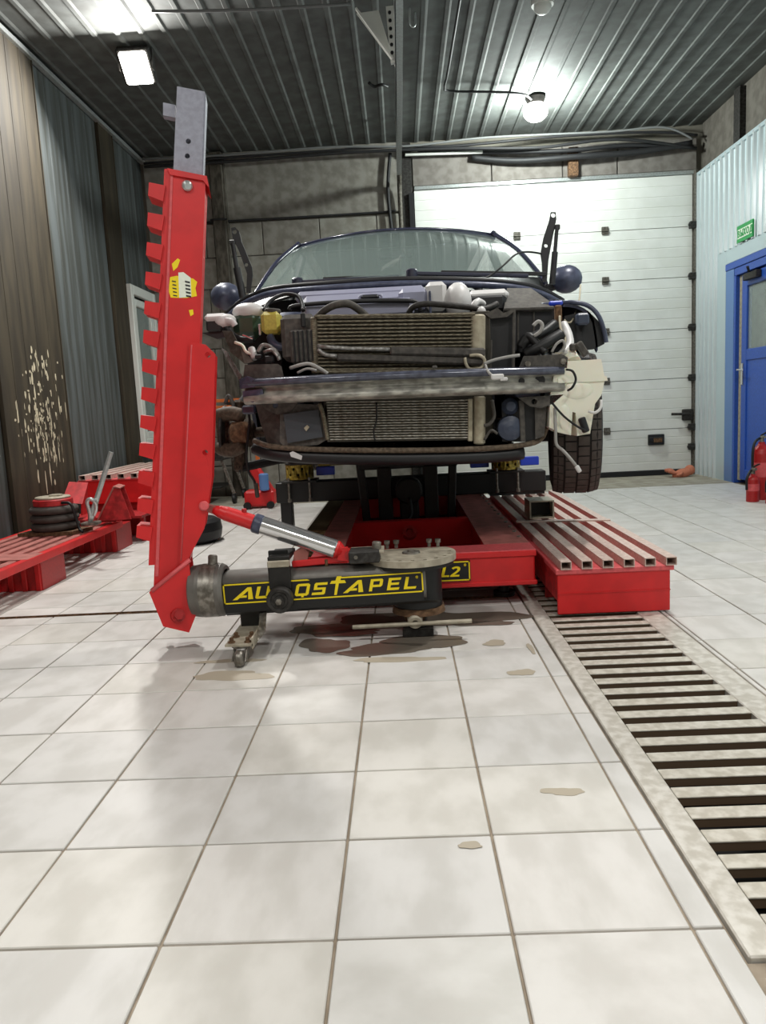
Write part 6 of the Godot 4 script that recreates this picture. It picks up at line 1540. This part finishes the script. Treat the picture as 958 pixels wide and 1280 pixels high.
func car_right_corner(c: Node3D):
	# front wing that is still on
	var wing := func(u: float, v: float) -> Vector3:
		var z := lerpf(-3.50, -4.32, u)
		var yt := 1.30 + 0.125 * pow(u, 0.7)
		var xo := 0.885 - 0.02 * u
		var lo := 0.66
		var d := absf(z + 3.72)
		if d < 0.385:
			lo = 0.775 + sqrt(0.1483 - d * d)
		lo = minf(lo, yt - 0.10)
		if v < 0.5:
			var t := v / 0.5 * PI * 0.5
			return V(0.755 + (xo - 0.755) * sin(t), yt - 0.10 * (1.0 - cos(t)), z)
		return V(xo + 0.012 * sin(PI * (v - 0.5)), lerpf(yt - 0.10, lo, (v - 0.5) / 0.5), z)
	obj("front_wing", mb(c).shell(22, 16, func(u, v): return wing.call(u, 1.0 - v), V(0.008, 0.012, 0)), M.car_paint, c)
	obj("wheel_arch_liner", mb(c).shell(16, 6, func(u, v): return V(lerpf(0.63, 0.855, v), 0.775 + 0.375 * sin(PI * (0.08 + 0.84 * u)), -3.72 + 0.375 * cos(PI * (0.08 + 0.84 * u))), V(0, 0.01, 0)), M.plastic_black, c)
	obj("arch_back", mb(c).bx(V(0.62, 0.70, -4.17), V(0.875, 1.36, -4.13)), M.plastic_black, c)
	obj("liner_front", mb(c).plate([Vector3(0.755, 1.250, -3.520), Vector3(0.854, 1.267, -3.500), Vector3(0.914, 1.205, -3.500), Vector3(0.927, 1.117, -3.500), Vector3(0.884, 1.098, -3.500), Vector3(0.806, 1.095, -3.500), Vector3(0.761, 1.155, -3.520)], V(0, 0, -0.05)), M.plastic_black, c)
	obj("wing_edge", mb(c).tube([Vector3(0.620, 1.306, -3.600), Vector3(0.707, 1.311, -3.560), Vector3(0.784, 1.306, -3.500), Vector3(0.852, 1.287, -3.490), Vector3(0.895, 1.242, -3.480), Vector3(0.919, 1.178, -3.480), Vector3(0.929, 1.122, -3.480)], 0.010, 8, 5), M.navy_primer, c)
	obj("level_motor", mb(c).box(Vector3(0.819, 1.226, -3.460), V(0.055, 0.05, 0.05), 0.008), M.horn_blue, c)
	# loom and corrugated hoses of the missing lamp
	obj("wiring_loom", mb(c).tube([Vector3(0.530, 1.091, -3.340), Vector3(0.543, 1.130, -3.330), Vector3(0.584, 1.151, -3.330), Vector3(0.627, 1.167, -3.340), Vector3(0.684, 1.205, -3.380)], 0.022, 9, 5).tube([Vector3(0.547, 1.079, -3.320), Vector3(0.591, 1.099, -3.300), Vector3(0.639, 1.123, -3.300), Vector3(0.698, 1.154, -3.320)], 0.026, 9, 5).tube([Vector3(0.522, 1.111, -3.330), Vector3(0.556, 1.155, -3.320), Vector3(0.592, 1.118, -3.300), Vector3(0.621, 1.079, -3.280)], 0.018, 9, 5), M.black, c)
	obj("hook_hose", mb(c).tube([Vector3(0.579, 1.152, -3.300), Vector3(0.605, 1.170, -3.290), Vector3(0.612, 1.196, -3.290), Vector3(0.596, 1.210, -3.290), Vector3(0.575, 1.194, -3.290)], 0.008, 8, 5), M.wire_gray, c)
	obj("plug", mb(c).box(Vector3(0.702, 1.250, -3.400), V(0.03, 0.07, 0.03), 0.006), M.rust, c)
	obj("blue_tie", mb(c).box(Vector3(0.697, 1.296, -3.420), V(0.06, 0.02, 0.02), 0.006), M.blue_plastic, c)
	obj("thin_wire", mb(c).tube([Vector3(0.918, 1.435, -3.900), Vector3(0.862, 1.328, -3.700), Vector3(0.786, 1.229, -3.500), Vector3(0.754, 1.215, -3.450), Vector3(0.734, 1.223, -3.420)], 0.004, 6, 5), M.tank_beige, c)
	obj("thin_wire", mb(c).tube([Vector3(0.705, 1.237, -3.380), Vector3(0.699, 1.183, -3.340), Vector3(0.710, 1.132, -3.300), Vector3(0.688, 1.079, -3.280), Vector3(0.661, 1.074, -3.280)], 0.005, 6, 5), M.tank_beige, c)
	obj("wire_coil", mb(c).tube([Vector3(0.648, 1.081, -3.280), Vector3(0.669, 1.113, -3.280), Vector3(0.695, 1.125, -3.280), Vector3(0.702, 1.098, -3.280), Vector3(0.674, 1.073, -3.280), Vector3(0.648, 1.071, -3.280)], 0.006, 7, 5), M.wire_gray, c)
	obj("lamp_bracket", mb(c).tube([Vector3(0.726, 1.206, -3.420), Vector3(0.738, 1.158, -3.380), Vector3(0.735, 1.107, -3.340), Vector3(0.699, 1.073, -3.300)], 0.020, 8, 4), M.plastic_pale, c)
	obj("hanging_plug", mb(c).box(Vector3(0.770, 1.086, -3.260), V(0.03, 0.065, 0.025), 0.005, Basis(V(0, 0, 1), 0.55)).box(Vector3(0.738, 1.096, -3.280), V(0.03, 0.03, 0.03), 0.006), M.plastic_dusty, c)
	# washer reservoir hanging at the corner
	var rz := -3.24
	var rv := obj("washer_reservoir", mb(c).plate([Vector3(0.659, 1.038, -3.240), Vector3(0.844, 1.039, -3.240), Vector3(0.857, 0.966, -3.240), Vector3(0.856, 0.943, -3.240), Vector3(0.843, 0.891, -3.240), Vector3(0.816, 0.856, -3.240), Vector3(0.794, 0.733, -3.240), Vector3(0.740, 0.726, -3.240), Vector3(0.735, 0.823, -3.240), Vector3(0.722, 0.827, -3.240), Vector3(0.714, 0.730, -3.240), Vector3(0.660, 0.746, -3.240), Vector3(0.624, 0.768, -3.240), Vector3(0.630, 0.898, -3.240)], V(0, 0, -0.14)), M.reservoir, c)
	obj("seam_ridge", mb(c).plate([Vector3(0.663, 0.969, -3.232), Vector3(0.864, 0.968, -3.232), Vector3(0.868, 0.949, -3.232), Vector3(0.662, 0.949, -3.232)], V(0, 0, -0.15)), M.reservoir, rv)
	obj("filler_neck", mb(c).cyl(Vector3(0.736, 1.037, -3.290), Vector3(0.730, 1.086, -3.320), 0.035, 0.022, 16), M.reservoir, rv)
	obj("bulge", mb(c).ball(Vector3(0.744, 0.916, -3.245), V(0.07, 0.04, 0.014), 16).ball(Vector3(0.689, 0.805, -3.245), V(0.03, 0.06, 0.012), 14), M.reservoir, rv)
	obj("pump", mb(c).rcyl(Vector3(0.755, 0.802, -3.225), Vector3(0.774, 0.741, -3.225), 0.016, 0.004, 12), M.plastic_black, rv)
	obj("pump_hose", mb(c).tube([Vector3(0.784, 0.827, -3.220), Vector3(0.808, 0.820, -3.210), Vector3(0.831, 0.838, -3.210), Vector3(0.837, 0.871, -3.220)], 0.006, 7, 4), M.plastic_pale, rv)
	obj("strap", mb(c).tube([Vector3(0.630, 0.871, -3.210), Vector3(0.676, 0.813, -3.200), Vector3(0.732, 0.767, -3.200), Vector3(0.765, 0.749, -3.200)], 0.005, 6, 3), M.black, rv)
	obj("loop_wire", mb(c).tube([Vector3(0.690, 1.002, -3.200), Vector3(0.711, 0.994, -3.180), Vector3(0.724, 0.961, -3.180), Vector3(0.710, 0.929, -3.180), Vector3(0.695, 0.917, -3.200)], 0.005, 6, 5), M.black, c)
	obj("sensor_wire", mb(c).tube([Vector3(0.649, 0.847, -3.240), Vector3(0.642, 0.765, -3.200), Vector3(0.644, 0.699, -3.200), Vector3(0.666, 0.672, -3.180), Vector3(0.688, 0.643, -3.160), Vector3(0.714, 0.608, -3.160)], 0.007, 7, 5), M.wire_gray, c)
	obj("sensor_plug", mb(c).box(Vector3(0.723, 0.594, -3.160), V(0.018, 0.032, 0.018), 0.004, Basis(V(0, 0, 1), 0.5)), M.plastic_pale, c)

func tyre_wheel(c: Node3D, at: Vector3, turn: float, side: float):
	var R := 0.335
	var W := 0.225
	var b := Basis(V(0, 1, 0), turn)
	var ax: Vector3 = b * V(1, 0, 0)
	var o := at - ax * W * 0.5
	var w := obj("wheel", mb(c).lathe(o, ax * W, [[0.12, 0.20], [0.02, 0.23], [0.0, 0.28], [0.05, 0.318], [0.12, 0.329], [0.12, 0.329], [0.88, 0.329], [0.95, 0.318], [1.0, 0.28], [0.98, 0.23], [0.88, 0.20], [0.88, 0.195], [0.12, 0.195], [0.12, 0.20]], 48, true), M.tyre_groove, c)
	# tread: four ribs of blocks between the grooves
	var tr := mb(c)
	var spans := [[0.04, 0.23], [0.27, 0.48], [0.52, 0.73], [0.77, 0.96]]
	var n := 44
	for s in spans.size():
		for k in n:
			var t0 := TAU * (k + 0.5 * (s % 2)) / n
			var t1 := t0 + TAU * 0.86 / n
			var pts := []
			for t in [t0, t1]:
				for q in [0.0, 1.0]:
					var f: float = spans[s][int(q)]
					var drop := 0.012 if (s == 0 and q == 0.0) or (s == 3 and q == 1.0) else 0.0
					for r in [0.322 - drop, R - drop]:
						pts.append(o + ax * W * f + b * V(0, cos(t) * r, sin(t) * r))
			var mid := Vector3.ZERO
			for p in pts:
				mid += p
			mid /= 8.0
			for f in [[1, 3, 7, 5], [0, 1, 3, 2], [4, 5, 7, 6], [0, 1, 5, 4], [2, 3, 7, 6]]:
				tr.conv(f.map(func(i): return pts[i]), mid)
	tag(obj("tread_block", tr, M.tyre, w), "", "", "", "stuff")
	var rim := mb(c)
	var face := at + ax * side * W * 0.30
	rim.lathe(face - ax * side * 0.12, ax * side * 0.12, [[0, 0.0], [0, 0.195], [0.9, 0.2], [1, 0.2], [1, 0.185], [0.7, 0.17], [0.6, 0.0]], 36)
	for k in 5:
		var t := TAU * k / 5.0
		var d: Vector3 = b * V(0, cos(t), sin(t))
		rim.bar(face + d * 0.03, face + d * 0.185, 0.05, 0.03, 0.006, ax)
	obj("rim", rim, M.alloy, w)

func car_wheels(c: Node3D):
	tyre_wheel(c, V(0.83, 0.762, -3.72), -0.16, 1.0)
	tyre_wheel(c, V(0.75, 0.735, -6.25), 0.0, 1.0)
	tyre_wheel(c, V(-0.71, 0.735, -6.25), 0.0, -1.0)
	obj("front_strut", mb(c).cyl(V(0.60, 0.80, -3.76), V(0.58, 1.22, -3.98), 0.032, -1, 16).bar(V(0.64, 0.76, -3.74), V(0.45, 0.68, -3.85), 0.06, 0.05, 0.01), M.underbody, c)
	obj("drive_shaft", mb(c).cyl(V(0.66, 0.765, -3.74), V(0.35, 0.80, -3.80), 0.025, -1, 14), M.rust_dark, c)
